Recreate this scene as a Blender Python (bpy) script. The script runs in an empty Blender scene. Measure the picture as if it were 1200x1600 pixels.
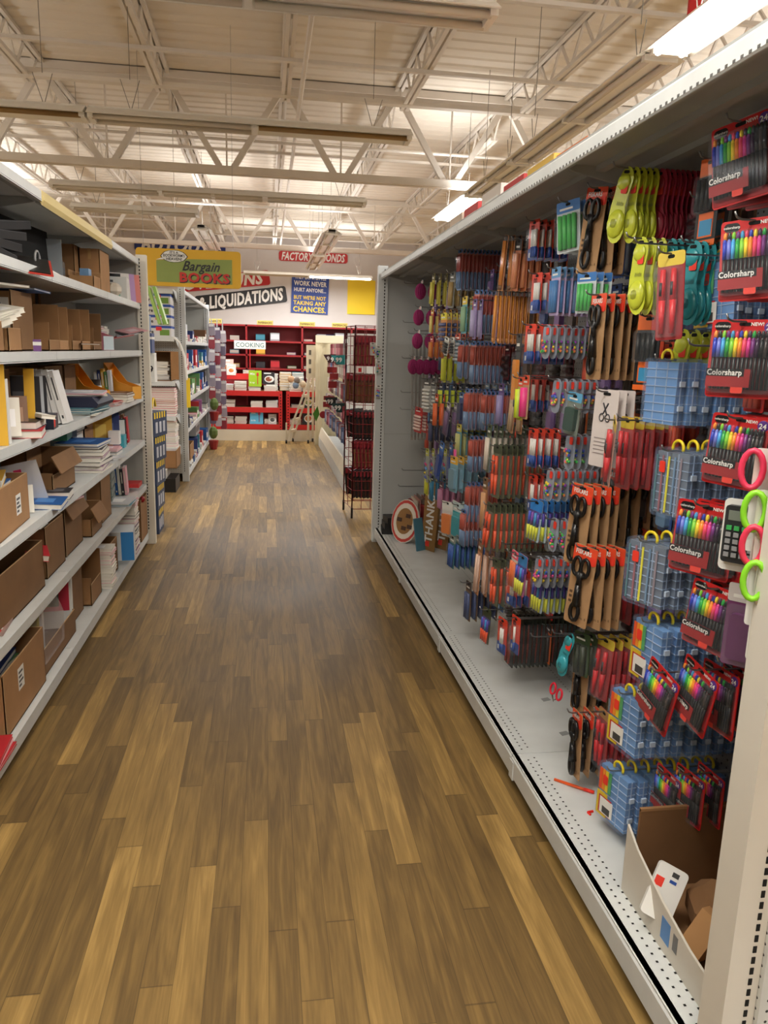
import bpy, math, random
from mathutils import Matrix, Vector, Euler
random.seed(11)
SC = bpy.context.scene
COL = SC.collection
# ---------------------------------------------------------------- camera
CAM_H = 1.56
FPX = 1187.66
R_AX = Matrix(((0.98833298, 0.00401898, -0.15225559),
               (-0.14976554, 0.20755551, -0.96669074),
               (0.02771638, 0.97821499, 0.20573586)))
cam_d = bpy.data.cameras.new('camera'); cam = bpy.data.objects.new('camera', cam_d); COL.objects.link(cam)
cam.matrix_world = Matrix.Translation((0, 0, CAM_H)) @ R_AX.to_4x4()
cam_d.sensor_fit = 'VERTICAL'; cam_d.sensor_height = 24.0; cam_d.lens = FPX/1600*24.0
cam_d.clip_start = 0.05; cam_d.clip_end = 100
SC.camera = cam
SC.view_settings.view_transform = 'Standard'; SC.view_settings.look = 'None'
SC.view_settings.gamma = 1.0; SC.view_settings.use_curve_mapping = False
SC.view_settings.exposure = 0.68
SC.cycles.max_bounces = 6; SC.cycles.diffuse_bounces = 4; SC.cycles.glossy_bounces = 3
SC.cycles.transparent_max_bounces = 10; SC.cycles.transmission_bounces = 3
W = bpy.data.worlds.new('world'); SC.world = W; W.use_nodes = True
W.node_tree.nodes['Background'].inputs[0].default_value = (0.9, 0.92, 1, 1)
W.node_tree.nodes['Background'].inputs[1].default_value = 0.25
WARM = (1.0, 0.95, 0.87); WHITE = (1.0, 0.99, 0.98)
LAMP_POWER = dict(over=40, row=8, strip=48, far=44, back=100, side=90)

def ray(px, py):
    return R_AX @ Vector((px-600, -(py-800), -FPX))
def at_x(px, py, X):
    d = ray(px, py); t = X/d.x; return Vector((X, d.y*t, d.z*t+CAM_H))
def at_y(px, py, Y):
    d = ray(px, py); t = Y/d.y; return Vector((d.x*t, Y, d.z*t+CAM_H))
def at_z(px, py, Z):
    d = ray(px, py); t = (Z-CAM_H)/d.z; return Vector((d.x*t, d.y*t, Z))

# ---------------------------------------------------------------- materials
def lin(c):
    c = c/255.0
    return c/12.92 if c <= 0.04045 else ((c+0.055)/1.055)**2.4
_mats = {}
def M(rgb, rough=0.5, metal=0.0, alpha=1.0, emit=0.0, noise=0.0, nscale=30.0):
    key = (tuple(rgb), rough, metal, alpha, emit, noise, nscale)
    if key in _mats: return _mats[key]
    m = bpy.data.materials.new('mat_%d' % len(_mats)); m.use_nodes = True
    nt = m.node_tree; b = nt.nodes['Principled BSDF']
    col = (lin(rgb[0]), lin(rgb[1]), lin(rgb[2]), 1)
    b.inputs['Base Color'].default_value = col
    b.inputs['Roughness'].default_value = rough; b.inputs['Metallic'].default_value = metal
    b.inputs['Alpha'].default_value = alpha
    if emit:
        b.inputs['Emission Color'].default_value = col; b.inputs['Emission Strength'].default_value = emit
    if noise:
        tc = nt.nodes.new('ShaderNodeTexCoord'); n = nt.nodes.new('ShaderNodeTexNoise')
        n.inputs['Scale'].default_value = nscale; n.inputs['Detail'].default_value = 5
        r = nt.nodes.new('ShaderNodeValToRGB')
        r.color_ramp.elements[0].position = 0.3; r.color_ramp.elements[1].position = 0.7
        r.color_ramp.elements[0].color = tuple(col[i]*(1-noise) for i in range(3))+(1,)
        r.color_ramp.elements[1].color = tuple(min(1, col[i]*(1+noise*0.6)) for i in range(3))+(1,)
        nt.links.new(tc.outputs['Object'], n.inputs['Vector']); nt.links.new(n.outputs['Fac'], r.inputs[0])
        nt.links.new(r.outputs[0], b.inputs['Base Color'])
    _mats[key] = m
    return m
WHITE_METAL = M((214, 218, 218), 0.42, noise=0.06, nscale=9)
GREY_METAL = M((168, 170, 168), 0.5, noise=0.05, nscale=5)
SLOT = M((16, 16, 16), 0.9)
KRAFT = M((158, 118, 78), 0.85, noise=0.14, nscale=7)
KRAFT_D = M((128, 92, 58), 0.9, noise=0.12, nscale=7)
CREAM = M((222, 212, 190), 0.6, noise=0.05, nscale=3)
CHROME = M((150, 150, 152), 0.3, 0.9)
PAPER = M((228, 224, 214), 0.85)
CLEAR = M((190, 198, 206), 0.06, alpha=0.07)
BLACK = M((20, 20, 22), 0.35)
STICKER = M((240, 62, 44), 0.6)
RED = M((196, 28, 30), 0.5); WHT = M((236, 236, 232), 0.6); YEL = M((240, 205, 40), 0.5)
BLU = M((38, 78, 160), 0.5)
BEAM = M((222, 214, 203), 0.55, noise=0.06, nscale=4)

# ---------------------------------------------------------------- mesh builder
class MB:
    def __init__(s): s.v = []; s.f = []; s.m = []; s.mats = []
    def mi(s, mat):
        if mat not in s.mats: s.mats.append(mat)
        return s.mats.index(mat)
    def add(s, vs, fs, mat, T=None):
        o = len(s.v); i = s.mi(mat)
        for p in vs: s.v.append((T @ Vector(p))[:] if T is not None else tuple(p))
        for f in fs: s.f.append(tuple(o+k for k in f)); s.m.append(i)
        return s
    def box(s, x0, x1, y0, y1, z0, z1, mat, T=None):
        vs = [(x0,y0,z0),(x1,y0,z0),(x1,y1,z0),(x0,y1,z0),(x0,y0,z1),(x1,y0,z1),(x1,y1,z1),(x0,y1,z1)]
        return s.add(vs, [(0,3,2,1),(4,5,6,7),(0,1,5,4),(1,2,6,5),(2,3,7,6),(3,0,4,7)], mat, T)
    def prism(s, pts, y0, y1, mat, T=None):      # outline in x,z ; extruded y0(front)..y1
        n = len(pts)
        vs = [(p[0], y0, p[1]) for p in pts]+[(p[0], y1, p[1]) for p in pts]
        fs = [tuple(range(n)), tuple(range(2*n-1, n-1, -1))]+[((i+1) % n, i, n+i, n+(i+1) % n) for i in range(n)]
        return s.add(vs, fs, mat, T)
    def prism_axis(s, pts, a0, a1, axis, mat, T=None):  # outline (u,v) extruded along axis 'x': pts=(y,z); 'y': pts=(x,z); 'z': pts=(x,y)
        n = len(pts)
        def mk(a):
            if axis == 'x': return [(a, p[0], p[1]) for p in pts]
            if axis == 'y': return [(p[0], a, p[1]) for p in pts]
            return [(p[0], p[1], a) for p in pts]
        vs = mk(a0)+mk(a1)
        fs = [tuple(range(n)), tuple(range(2*n-1, n-1, -1))]+[((i+1) % n, i, n+i, n+(i+1) % n) for i in range(n)]
        return s.add(vs, fs, mat, T)
    def rod(s, p0, p1, r, mat, n=6, r1=None, T=None, sq=False):
        p0 = Vector(p0); p1 = Vector(p1); d = (p1-p0)
        if d.length < 1e-6: return s
        d.normalize(); a = Vector((0, 0, 1)) if abs(d.z) < 0.9 else Vector((1, 0, 0))
        u = d.cross(a).normalized(); w = d.cross(u)
        if r1 is None: r1 = r
        off = math.pi/4 if n == 4 else 0
        vs = []
        for p, rr in ((p0, r), (p1, r1)):
            for k in range(n):
                t = 2*math.pi*k/n+off
                vs.append((p+u*math.cos(t)*rr+w*math.sin(t)*rr)[:])
        fs = [tuple(range(n-1, -1, -1)), tuple(range(n, 2*n))]+[(k, (k+1) % n, n+(k+1) % n, n+k) for k in range(n)]
        return s.add(vs, fs, mat, T)
    def tube(s, pts, r, mat, n=6, closed=False, T=None):
        pts = [Vector(p) for p in pts]; N = len(pts); vs = []; fs = []
        pu = None
        for i, p in enumerate(pts):
            a = pts[(i-1) % N] if (closed or i > 0) else p
            b = pts[(i+1) % N] if (closed or i < N-1) else p
            d = (b-a).normalized()
            if pu is None:
                q = Vector((0, 1, 0)) if abs(d.y) < 0.9 else Vector((1, 0, 0)); u = d.cross(q).normalized()
            else: u = (pu-d*pu.dot(d)).normalized()
            pu = u; w = d.cross(u)
            for k in range(n):
                t = 2*math.pi*k/n; vs.append((p+u*math.cos(t)*r+w*math.sin(t)*r)[:])
        for i in range(N if closed else N-1):
            j = (i+1) % N
            for k in range(n): fs.append((i*n+k, i*n+(k+1) % n, j*n+(k+1) % n, j*n+k))
        if not closed:
            fs.append(tuple(range(n-1, -1, -1))); fs.append(tuple((N-1)*n+k for k in range(n)))
        return s.add(vs, fs, mat, T)
    def ell(s, c, rx, ry, rz, mat, nu=10, nv=6, T=None):
        vs = []; fs = []
        for j in range(nv+1):
            ph = math.pi*j/nv
            for i in range(nu):
                th = 2*math.pi*i/nu
                vs.append((c[0]+rx*math.sin(ph)*math.cos(th), c[1]+ry*math.sin(ph)*math.sin(th), c[2]+rz*math.cos(ph)))
        for j in range(nv):
            for i in range(nu):
                fs.append((j*nu+i, (j+1)*nu+i, (j+1)*nu+(i+1) % nu, j*nu+(i+1) % nu))
        return s.add(vs, fs, mat, T)
    def text(s, txt, x, y, z, size, mat, align='LEFT', bold=0.0, shear=0.0, width=None, plane='xz', T=None, sx=1.0):
        """text in the x-z plane facing -y, at depth y; baseline z"""
        vs, fs, w = text_geo(txt, bold, shear)
        k = size*sx
        if width: k = width/max(w, 1e-3)
        x0 = {'LEFT': 0, 'CENTER': -w*k/2, 'RIGHT': -w*k}[align]
        s.add([(x+x0+a*k, y, z+b*size) for a, b in vs], fs, mat, T)
        return s
    def mesh(s, name, smooth=False):
        me = bpy.data.meshes.new(name); me.from_pydata(s.v, [], s.f)
        for m in s.mats: me.materials.append(m)
        me.polygons.foreach_set('material_index', s.m)
        if smooth: me.polygons.foreach_set('use_smooth', [True]*len(s.f))
        me.update(); return me
_txt = {}
def text_geo(txt, bold, shear):
    key = (txt, bold, shear)
    if key in _txt: return _txt[key]
    c = bpy.data.curves.new('t', 'FONT'); c.body = txt; c.size = 1.0; c.offset = bold; c.shear = shear
    c.resolution_u = 2; c.space_character = 1.0+bold*2
    o = bpy.data.objects.new('t', c); COL.objects.link(o)
    bpy.context.view_layer.update()
    dg = bpy.context.evaluated_depsgraph_get()
    me = bpy.data.meshes.new_from_object(o.evaluated_get(dg))
    vs = [(v.co.x, v.co.y) for v in me.vertices]; fs = [tuple(p.vertices) for p in me.polygons]
    bpy.data.objects.remove(o); bpy.data.curves.remove(c); bpy.data.meshes.remove(me)
    mn = min(v[0] for v in vs); w = max(v[0] for v in vs)-mn
    vs = [(v[0]-mn, v[1]) for v in vs]
    # faces of font meshes look to +z; in the x-z plane (facing -y) the winding holds
    _txt[key] = (vs, fs, w); return _txt[key]

def RR(w, h, r, n=3, x0=None, z0=0.0):           # rounded rectangle outline, top at z0, centred on x (or from x0)
    if x0 is None: x0 = -w/2
    pts = []
    for cx, cz, a in ((x0+w-r, z0-r, 0), (x0+r, z0-r, 90), (x0+r, z0-h+r, 180), (x0+w-r, z0-h+r, 270)):
        for k in range(n+1):
            t = math.radians(a+90*k/n); pts.append((cx+r*math.cos(t), cz+r*math.sin(t)))
    return pts[::-1]

# ---------------------------------------------------------------- objects
def setp(o, label, cat, group=None):
    o['label'] = label; o['category'] = cat
    if group: o['group'] = group
def put(name, me, parent=None, label=None):
    o = bpy.data.objects.new(name, me); COL.objects.link(o)
    if parent: o.parent = parent
    if label: o['label'] = label
    return o
def root(name, label, cat, loc=(0, 0, 0), rot=(0, 0, 0), scale=None, group=None):
    o = bpy.data.objects.new(name, None); COL.objects.link(o); o.empty_display_size = 0.05
    o.location = loc; o.rotation_euler = rot
    if scale: o.scale = scale
    setp(o, label, cat, group); return o
def inst(proto, label, loc, rot=(0, 0, 0), scale=None, group=None):
    """proto: (name, category, parts) with parts = [(part, mesh, [(subpart, mesh)...], part_label)] or one mesh"""
    name, cat, parts = proto
    if not isinstance(parts, list):
        o = bpy.data.objects.new(name, parts); COL.objects.link(o)
        o.location = loc; o.rotation_euler = rot
        if scale: o.scale = scale
        setp(o, label, cat, group); return o
    o = root(name, label, cat, loc, rot, scale, group)
    for p in parts:
        c = put(p[0], p[1], o)
        if len(p) > 3 and p[3]: c['label'] = p[3]
        for q in (p[2] if len(p) > 2 else []): put(q[0], q[1], c)
    return o
def struct(name, mb, smooth=False):
    o = put(name, mb.mesh(name, smooth)); o['kind'] = 'structure'; return o
def lamp(name, loc, sx, sy, power, color=WHITE, parent=None, rot=(0, 0, 0)):
    d = bpy.data.lights.new(name, 'AREA'); d.shape = 'RECTANGLE'; d.size = sx; d.size_y = sy; d.energy = power; d.color = color
    o = bpy.data.objects.new(name, d); COL.objects.link(o); o.location = loc; o.rotation_euler = rot
    return o
# ================================================================ SETTING
Y0, Y1, XL, XR, ZC = -6.0, 20.4, -9.0, 11.0, 4.32
def plank_material():
    m = bpy.data.materials.new('plank_floor'); m.use_nodes = True; nt = m.node_tree; N = nt.nodes; L = nt.links
    b = N['Principled BSDF']
    tc = N.new('ShaderNodeTexCoord'); sp = N.new('ShaderNodeSeparateXYZ'); L.new(tc.outputs['Object'], sp.inputs[0])
    def mt(op, a, bb=None, c=None):
        n = N.new('ShaderNodeMath'); n.operation = op
        for i, v in enumerate((a, bb, c)):
            if v is None: continue
            if isinstance(v, (int, float)): n.inputs[i].default_value = v
            else: L.new(v, n.inputs[i])
        return n.outputs[0]
    wv = 0.079
    xs = mt('DIVIDE', sp.outputs[0], wv); row = mt('FLOOR', xs)
    wn = N.new('ShaderNodeTexWhiteNoise'); wn.noise_dimensions = '1D'; L.new(row, wn.inputs['W'])
    off = mt('MULTIPLY', wn.outputs['Value'], 7.3)
    ln = mt('MULTIPLY_ADD', wn.outputs['Value'], 0.5, 0.75)
    ys = mt('ADD', mt('DIVIDE', sp.outputs[1], ln), off); cell = mt('FLOOR', ys)
    cb = N.new('ShaderNodeCombineXYZ'); L.new(row, cb.inputs[0]); L.new(cell, cb.inputs[1])
    w2 = N.new('ShaderNodeTexWhiteNoise'); w2.noise_dimensions = '2D'; L.new(cb.outputs[0], w2.inputs['Vector'])
    # grain, stretched along the boards, shifted per board
    gv = N.new('ShaderNodeCombineXYZ')
    L.new(mt('MULTIPLY', sp.outputs[0], 22.0), gv.inputs[0]); L.new(mt('MULTIPLY', sp.outputs[1], 1.6), gv.inputs[1])
    L.new(mt('MULTIPLY', w2.outputs['Value'], 37.0), gv.inputs[2])
    g = N.new('ShaderNodeTexNoise'); g.inputs['Scale'].default_value = 1.0; g.inputs['Detail'].default_value = 6; g.inputs['Distortion'].default_value = 1.4
    L.new(gv.outputs[0], g.inputs['Vector'])
    g2v = N.new('ShaderNodeCombineXYZ')
    L.new(mt('MULTIPLY', sp.outputs[0], 160.0), g2v.inputs[0]); L.new(mt('MULTIPLY', sp.outputs[1], 7.0), g2v.inputs[1])
    g2 = N.new('ShaderNodeTexNoise'); g2.inputs['Scale'].default_value = 1.0; g2.inputs['Detail'].default_value = 4; L.new(g2v.outputs[0], g2.inputs['Vector'])
    f = mt('ADD', mt('SUBTRACT', mt('MULTIPLY', mt('POWER', w2.outputs['Value'], 2.0), 0.31), 0.03), mt('MULTIPLY_ADD', g.outputs['Fac'], 0.60, 0.20))
    f = mt('ADD', f, mt('MULTIPLY', mt('SUBTRACT', g2.outputs['Fac'], 0.5), 0.26))
    # slow wear patches
    pn = N.new('ShaderNodeTexNoise'); pn.inputs['Scale'].default_value = 0.9; pn.inputs['Detail'].default_value = 3; L.new(tc.outputs['Object'], pn.inputs['Vector'])
    f = mt('ADD', f, mt('MULTIPLY', mt('SUBTRACT', pn.outputs['Fac'], 0.5), 0.25))
    r = N.new('ShaderNodeValToRGB'); cr = r.color_ramp
    cr.elements[0].position = 0.20; cr.elements[1].position = 0.95
    def c(rgb): return tuple(lin(v) for v in rgb)+(1,)
    cr.elements[0].color = c((74, 58, 36)); cr.elements[1].color = c((194, 158, 94))
    e = cr.elements.new(0.48); e.color = c((112, 89, 52))
    e = cr.elements.new(0.70); e.color = c((146, 117, 67))
    L.new(f, r.inputs[0])
    fx = mt('FRACT', xs); fy = mt('FRACT', ys)
    jx = mt('LESS_THAN', mt('MINIMUM', fx, mt('SUBTRACT', 1.0, fx)), 0.012)
    jy = mt('LESS_THAN', mt('MINIMUM', fy, mt('SUBTRACT', 1.0, fy)), 0.0022)
    j = mt('MAXIMUM', jx, jy)
    mx = N.new('ShaderNodeMix'); mx.data_type = 'RGBA'; L.new(mt('MULTIPLY', j, 0.45), mx.inputs[0])
    L.new(r.outputs[0], mx.inputs[6]); mx.inputs[7].default_value = (0.03, 0.02, 0.01, 1)
    L.new(mx.outputs[2], b.inputs['Base Color'])
    L.new(mt('MULTIPLY_ADD', pn.outputs['Fac'], 0.25, 0.42), b.inputs['Roughness'])
    b.inputs['Specular IOR Level'].default_value = 0.35
    bp = N.new('ShaderNodeBump'); bp.inputs['Strength'].default_value = 0.06; bp.inputs['Distance'].default_value = 0.002
    L.new(g2.outputs['Fac'], bp.inputs['Height']); L.new(bp.outputs[0], b.inputs['Normal'])
    return m
mb = MB(); mb.box(XL, XR, Y0, Y1, -0.05, 0, plank_material()); struct('floor', mb)
WALLM = M((212, 206, 204), 0.8, noise=0.04, nscale=1.2)
mb = MB(); mb.box(XL-.1, XR+.1, Y1, Y1+.1, 0, ZC+.1, WALLM); mb.box(XL, XR, Y1-.012, Y1, 1.95, 2.0, M((150, 140, 140), .7)); struct('wall_back', mb)
mb = MB(); mb.box(XL-.1, XL, Y0, Y1, 0, ZC+.1, WALLM); struct('wall_left', mb)
mb = MB(); mb.box(XR, XR+.1, Y0, Y1, 0, ZC+.1, WALLM); struct('wall_right', mb)
mb = MB(); mb.box(XL-.1, XR+.1, Y0-.1, Y0, 0, ZC+.1, WALLM); struct('wall_front', mb)
# corrugated roof deck, ribs run across the aisle
DECK = M((226, 217, 203), 0.85, noise=0.04, nscale=0.8)
pts = []; y = Y0
while y < Y1:
    pts += [(y, ZC), (y+.12, ZC), (y+.14, ZC+.013), (y+.18, ZC+.013)]; y += .20
vs = []; fs = []
for (yy, zz) in pts: vs += [(XL, yy, zz), (XR, yy, zz)]
for i in range(len(pts)-1): fs.append((2*i, 2*i+2, 2*i+3, 2*i+1))
mb = MB(); mb.add(vs, fs, DECK); mb.box(XL, XR, Y0, Y1, ZC+.08, ZC+.1, DECK); struct('ceiling', mb)
# steel: girders across, joists along the aisle
GZ0, GZ1 = 3.36, 4.27
def girder(Y, n):
    mb = MB()
    for z in (GZ0, GZ1-.03):
        mb.box(XL, XR, Y-.06, Y-.008, z, z+.075, BEAM); mb.box(XL, XR, Y+.008, Y+.06, z, z+.075, BEAM)
    X = .2-1.21*7
    while X < XR-.3:
        if X > XL+.7:
            mb.rod((X, Y, GZ1), (X-.56, Y, GZ0+.03), .042, BEAM, 4); mb.rod((X, Y, GZ1), (X+.56, Y, GZ0+.03), .042, BEAM, 4)
            mb.rod((X+.605, Y, GZ1), (X+.605, Y, GZ0+.03), .012, BEAM, 4)
        X += 1.21
    struct('trim_%d' % n, mb)
for n, Y in enumerate((-3.4, 8.8, 14.9)): girder(Y, n+1)
def joist(X, a, b, n):
    mb = MB(); zt, zb = ZC-.005, ZC-.33
    for dx in (-.045, .01):
        mb.box(X+dx, X+dx+.035, a, b, zt-.035, zt, BEAM)
        mb.box(X+dx, X+dx+.035, a+.35, b-.35, zb, zb+.035, BEAM)
    mb.rod((X, a+.06, zt-.02), (X, a+.36, zb+.02), .012, BEAM, 4); mb.rod((X, b-.06, zt-.02), (X, b-.36, zb+.02), .012, BEAM, 4)
    y = a+.36; k = 0
    while y < b-.55:
        if k % 2 == 0: mb.rod((X, y, zb+.02), (X, y+.26, zt-.02), .014, BEAM, 4)
        else: mb.rod((X, y, zt-.02), (X, y+.26, zb+.02), .014, BEAM, 4)
        y += .26; k += 1
    struct('trim_%d' % n, mb)
n = 10
for k in range(-5, 8):
    X = .2+1.21*k
    for a, b in ((-3.3, 8.74), (8.86, 14.84), (14.96, 20.38)):
        joist(X, a, b, n); n += 1
# bridging rods across the joists, conduit
for Y in (-1.0, 1.6, 3.1, 4.35, 5.7, 7.2, 10.4, 11.8, 13.4, 16.3, 17.8, 19.2):
    mb = MB(); mb.box(XL, XR, Y-.022, Y+.022, ZC-.36, ZC-.33, BEAM)
    struct('trim_%d' % n, mb); n += 1
mb = MB()
X = .2+.14
mb.rod((X, -3, ZC-.36), (X, 20, ZC-.36), .022, BEAM, 6); mb.box(X-.06, X+.06, 5.0, 5.12, ZC-.42, ZC-.3, BEAM)
struct('trim_%d' % n, mb); n += 1
mb = MB(); mb.rod((XL, 8.2, 4.02), (XR, 8.2, 4.02), .05, BEAM, 8); struct('trim_%d' % n, mb); n += 1
mb = MB(); mb.rod((XL, 9.6, 3.9), (XR, 9.6, 3.9), .018, BEAM, 6); mb.rod((XL, 12.6, 3.7), (XR, 12.6, 3.7), .02, BEAM, 6)
mb.rod((1.1, 9.9, 3.62), (5, 9.9, 3.62), .014, M((170, 40, 38), .5), 6); struct('trim_%d' % n, mb); n += 1
# roof column in the far bay
# ---------------------------------------------------------------- fluorescent fixtures
FIX_WHITE = M((240, 238, 232), 0.4); TUBE_OFF = M((214, 205, 190), 0.25); TUBE_OLD = M((150, 118, 70), .3)
FZ = 3.2
def fixture(x0, x1, Y, label, lit=0, along='x', power=0, group=None, old=False, color=WHITE, z=FZ, r=2):
    """strip fixture x0..x1 at Y along x, or (along y) from Y=x0..x1 at X=Y"""
    Lh = x1-x0
    T = Matrix.Identity(4) if along == 'x' else Matrix.Rotation(math.pi/2, 4, 'Z')
    loc = (x0, Y, z) if along == 'x' else (Y, x0, z)
    o = root('fluorescent_fixture', label, 'ceiling light', loc, group=group)
    mb = MB(); mb.prism_axis([(-.15, .02), (-.06, .075), (.06, .075), (.15, .02), (.145, .015), (.05, .045), (-.05, .045), (-.145, .015)], 0, Lh, 'x', FIX_WHITE, T)
    put('reflector', mb.mesh('reflector'), o)
    mb = MB(); mb.box(0, Lh, -.05, .05, .03, .09, FIX_WHITE, T); put('housing', mb.mesh('housing'), o)
    nseg = max(1, round(Lh/1.22)); seg = Lh/nseg
    for side in (-.07, .07):
        for k in range(nseg):
            on = (lit >= 2) or (lit == 1 and k >= nseg-1)
            if on: m = M((255, 250, 238), .4, emit=9.0)
            elif old and k in old and side < 0: m = TUBE_OLD
            elif old is not False and k in (old or ()): continue
            else: m = TUBE_OFF
            mb = MB(); mb.rod((k*seg+.03, side, .012), ((k+1)*seg-.03, side, .012), .019, m, 8, T=T)
            put('tube', mb.mesh('tube', True), o, 'lit tube' if on else None)
    for e in (0.0, Lh/2-.02, Lh-.04):
        mb = MB(); mb.box(e, e+.04, -.1, .1, .0, .04, FIX_WHITE, T); put('end_cap', mb.mesh('end_cap'), o)
    mb = MB()
    for e in (.3, Lh-.3):
        mb.rod((e, 0, .08), (e-.07, 0, .3), .003, M((120, 115, 105), .5), 4, T=T); mb.rod((e, 0, .08), (e+.07, 0, .3), .003, M((120, 115, 105), .5), 4, T=T)
        mb.rod((e, 0, .3), (e, 0, ZC+.02-z), .003, M((120, 115, 105), .5), 4, T=T)
    put('hanging_wire', mb.mesh('hanging_wire'), o)
    if power:
        P_ = ((x0+x1)/2, Y) if along == 'x' else (Y, (x0+x1)/2); S_ = (Lh, .2) if along == 'x' else (.2, Lh)
        lamp('tube_light', (P_[0], P_[1], z-.02), S_[0], S_[1], power, color)
        lamp('added_uplight', (P_[0], P_[1], z+.12), S_[0], S_[1], power*(.6 if abs(P_[0]) > 3 or P_[1] < 1.5 else .28), color, rot=(math.pi, 0, 0))  # added up-facing lamp above the closed reflector, brightens the roof deck
    return o
E_ = -1.3
fixture(-1.3, 1.14, 4.15, 'long white fluorescent strip crossing the aisle nearest overhead')
fixture(-3.74, -1.32, 4.15, 'white fluorescent strip above the left shelves, out at the left of the nearest one')
fixture(-1.3, 1.14, 6.45, 'white fluorescent strip with brownish tubes crossing the aisle, second from the camera', old=(1,))
fixture(-3.74, -1.32, 6.45, 'white fluorescent strip running off the left edge, in line with the brownish-tube strip', old=(1,))
fixture(-2.3, 1.14, 9.25, 'white fluorescent strip just beyond the roof truss, third crossing the aisle')
fixture(-2.4, -.85, 10.6, 'short white fluorescent strip above the far left shelves')
fixture(-.5, 2.44, 18.3, 'fluorescent strip near the back wall, lit at its right end', lit=1, power=LAMP_POWER['back'])
fixture(11.6, 14.0, .95, 'pair of bright tubes running along the aisle above the stepladder', along='y', lit=0, power=LAMP_POWER['far'])
fixture(14.3, 16.7, .95, 'fluorescent strip along the aisle behind the one above the stepladder', along='y', power=LAMP_POWER['far'])
fixture(11.8, 14.2, -.92, 'fluorescent strip along the aisle, peeking above the yellow bargain sign', along='y', lit=0, power=LAMP_POWER['far'])
for k, (a, b) in enumerate(((1.9, 4.36), (4.42, 6.86), (6.92, 8.32), (8.4, 9.95))):
    fixture(a, b, 2.2, ['brightly lit fluorescent strip at the top right corner, above the peg wall',
        'unlit fluorescent strip with three pale rails above the middle of the peg wall',
        'unlit fluorescent strip above the far part of the peg wall',
        'lit fluorescent strip beyond the far end of the peg wall canopy'][k], along='y', lit=2 if k in (0, 3) else 0, power=LAMP_POWER['strip'] if k in (0, 3) else 0)
# lamps of the store outside the picture: behind the camera, over the next aisles
for (x, y, p) in ((0, -1.6, LAMP_POWER['over']*1.3), (0, 1.2, LAMP_POWER['over']*.9)):
    fixture(x-1.22, x+1.22, y, 'fluorescent strip crossing the aisle %s' % ('behind the camera' if y < 0 else 'straight above the camera'), lit=2, power=p, color=WARM)
for i, (x, y) in enumerate(((-4.5, 1), (-4.5, 7), (-4.5, 13), (5.2, 1), (5.2, 7), (5.2, 13))):
    fixture(y-2.44, y+2.44, x, 'lit fluorescent strip over the aisle %s the %s shelves, %s' % ('beyond', 'left' if x < 0 else 'right', ['nearest', 'middle', 'farthest'][i % 3]), along='y', lit=2, power=LAMP_POWER['side'])
# ---------------------------------------------------------------- signs on the back wall
def wall_sign(name, label, cx, cz, w, h, build, rot=0.0, Y=Y1-.05):
    o = root(name, label, 'sign', (cx, Y, cz), (0, rot, 0))
    mb = MB(); build(mb, w, h)
    return o, mb
def flat_sign(name, label, cx, cz, w, h, bg, lines, rot=0.0, rad=.06, shear=0.0, bold=.03, border=None):
    o = root(name, label, 'sign', (cx, Y1-.03, cz), (0, rot, 0))
    mb = MB()
    if border: mb.prism(RR(w+.08, h+.08, rad+.03, z0=h/2+.04), 0.002, .02, border)
    mb.prism(RR(w, h, rad, z0=h/2), -.002, .02, bg); put('panel', mb.mesh('panel'), o)
    mb = MB()
    for (t, z, s, wd, mat) in lines: mb.text(t, 0, -.006, z, s, mat, 'CENTER', bold, shear, wd)
    put('lettering', mb.mesh('lettering'), o)
    return o
SW = M((240, 238, 234), .6)
flat_sign('store_sign', 'black banner reading LIQUIDATIONS on the back wall', -.62, 2.78, 2.3, .40, M((24, 24, 26), .5), [('& LIQUIDATIONS', -.13, .40, 2.15, SW)], rot=-.15, shear=.25, bold=.04)
flat_sign('store_sign', 'red banner reading OVERRUNS behind the yellow bargain books sign', -1.05, 3.2, 2.3, .36, M((190, 30, 38), .5), [('OVERRUNS', -.13, .40, 2.0, SW)], rot=-.12, shear=.25, bold=.04)
flat_sign('store_sign', 'red banner reading FACTORY SECONDS high on the back wall', 1.2, 3.88, 1.75, .24, M((190, 36, 40), .5), [('FACTORY SECONDS', -.09, .26, 1.62, SW)], shear=.25, bold=.03)
flat_sign('store_sign', 'blue banner reading BUYOUTS high on the back wall at left', -2.1, 3.99, 2.2, .30, M((30, 50, 120), .5), [('BUYOUTS', -.12, .36, 1.9, SW)], shear=.25, bold=.04)
flat_sign('wall_poster', 'blue poster reading THEY SAY A LITTLE WORK NEVER HURT ANYONE', 1.12, 2.97, .95, .98, M((34, 66, 150), .5),
    [('THEY SAY A LITTLE', .36, .11, .8, SW), ('WORK NEVER', .2, .16, .84, SW), ('HURT ANYONE...', .05, .13, .82, SW),
     ("BUT WE'RE NOT", -.14, .13, .82, YEL), ('TAKING ANY', -.28, .14, .84, YEL), ('CHANCES.', -.45, .18, .84, YEL)], rot=.03, rad=.005)
flat_sign('wall_poster', 'plain yellow poster on the back wall right of the blue poster', 2.45, 2.94, .72, .86, M((246, 212, 30), .5), [], rad=.005)
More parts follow.
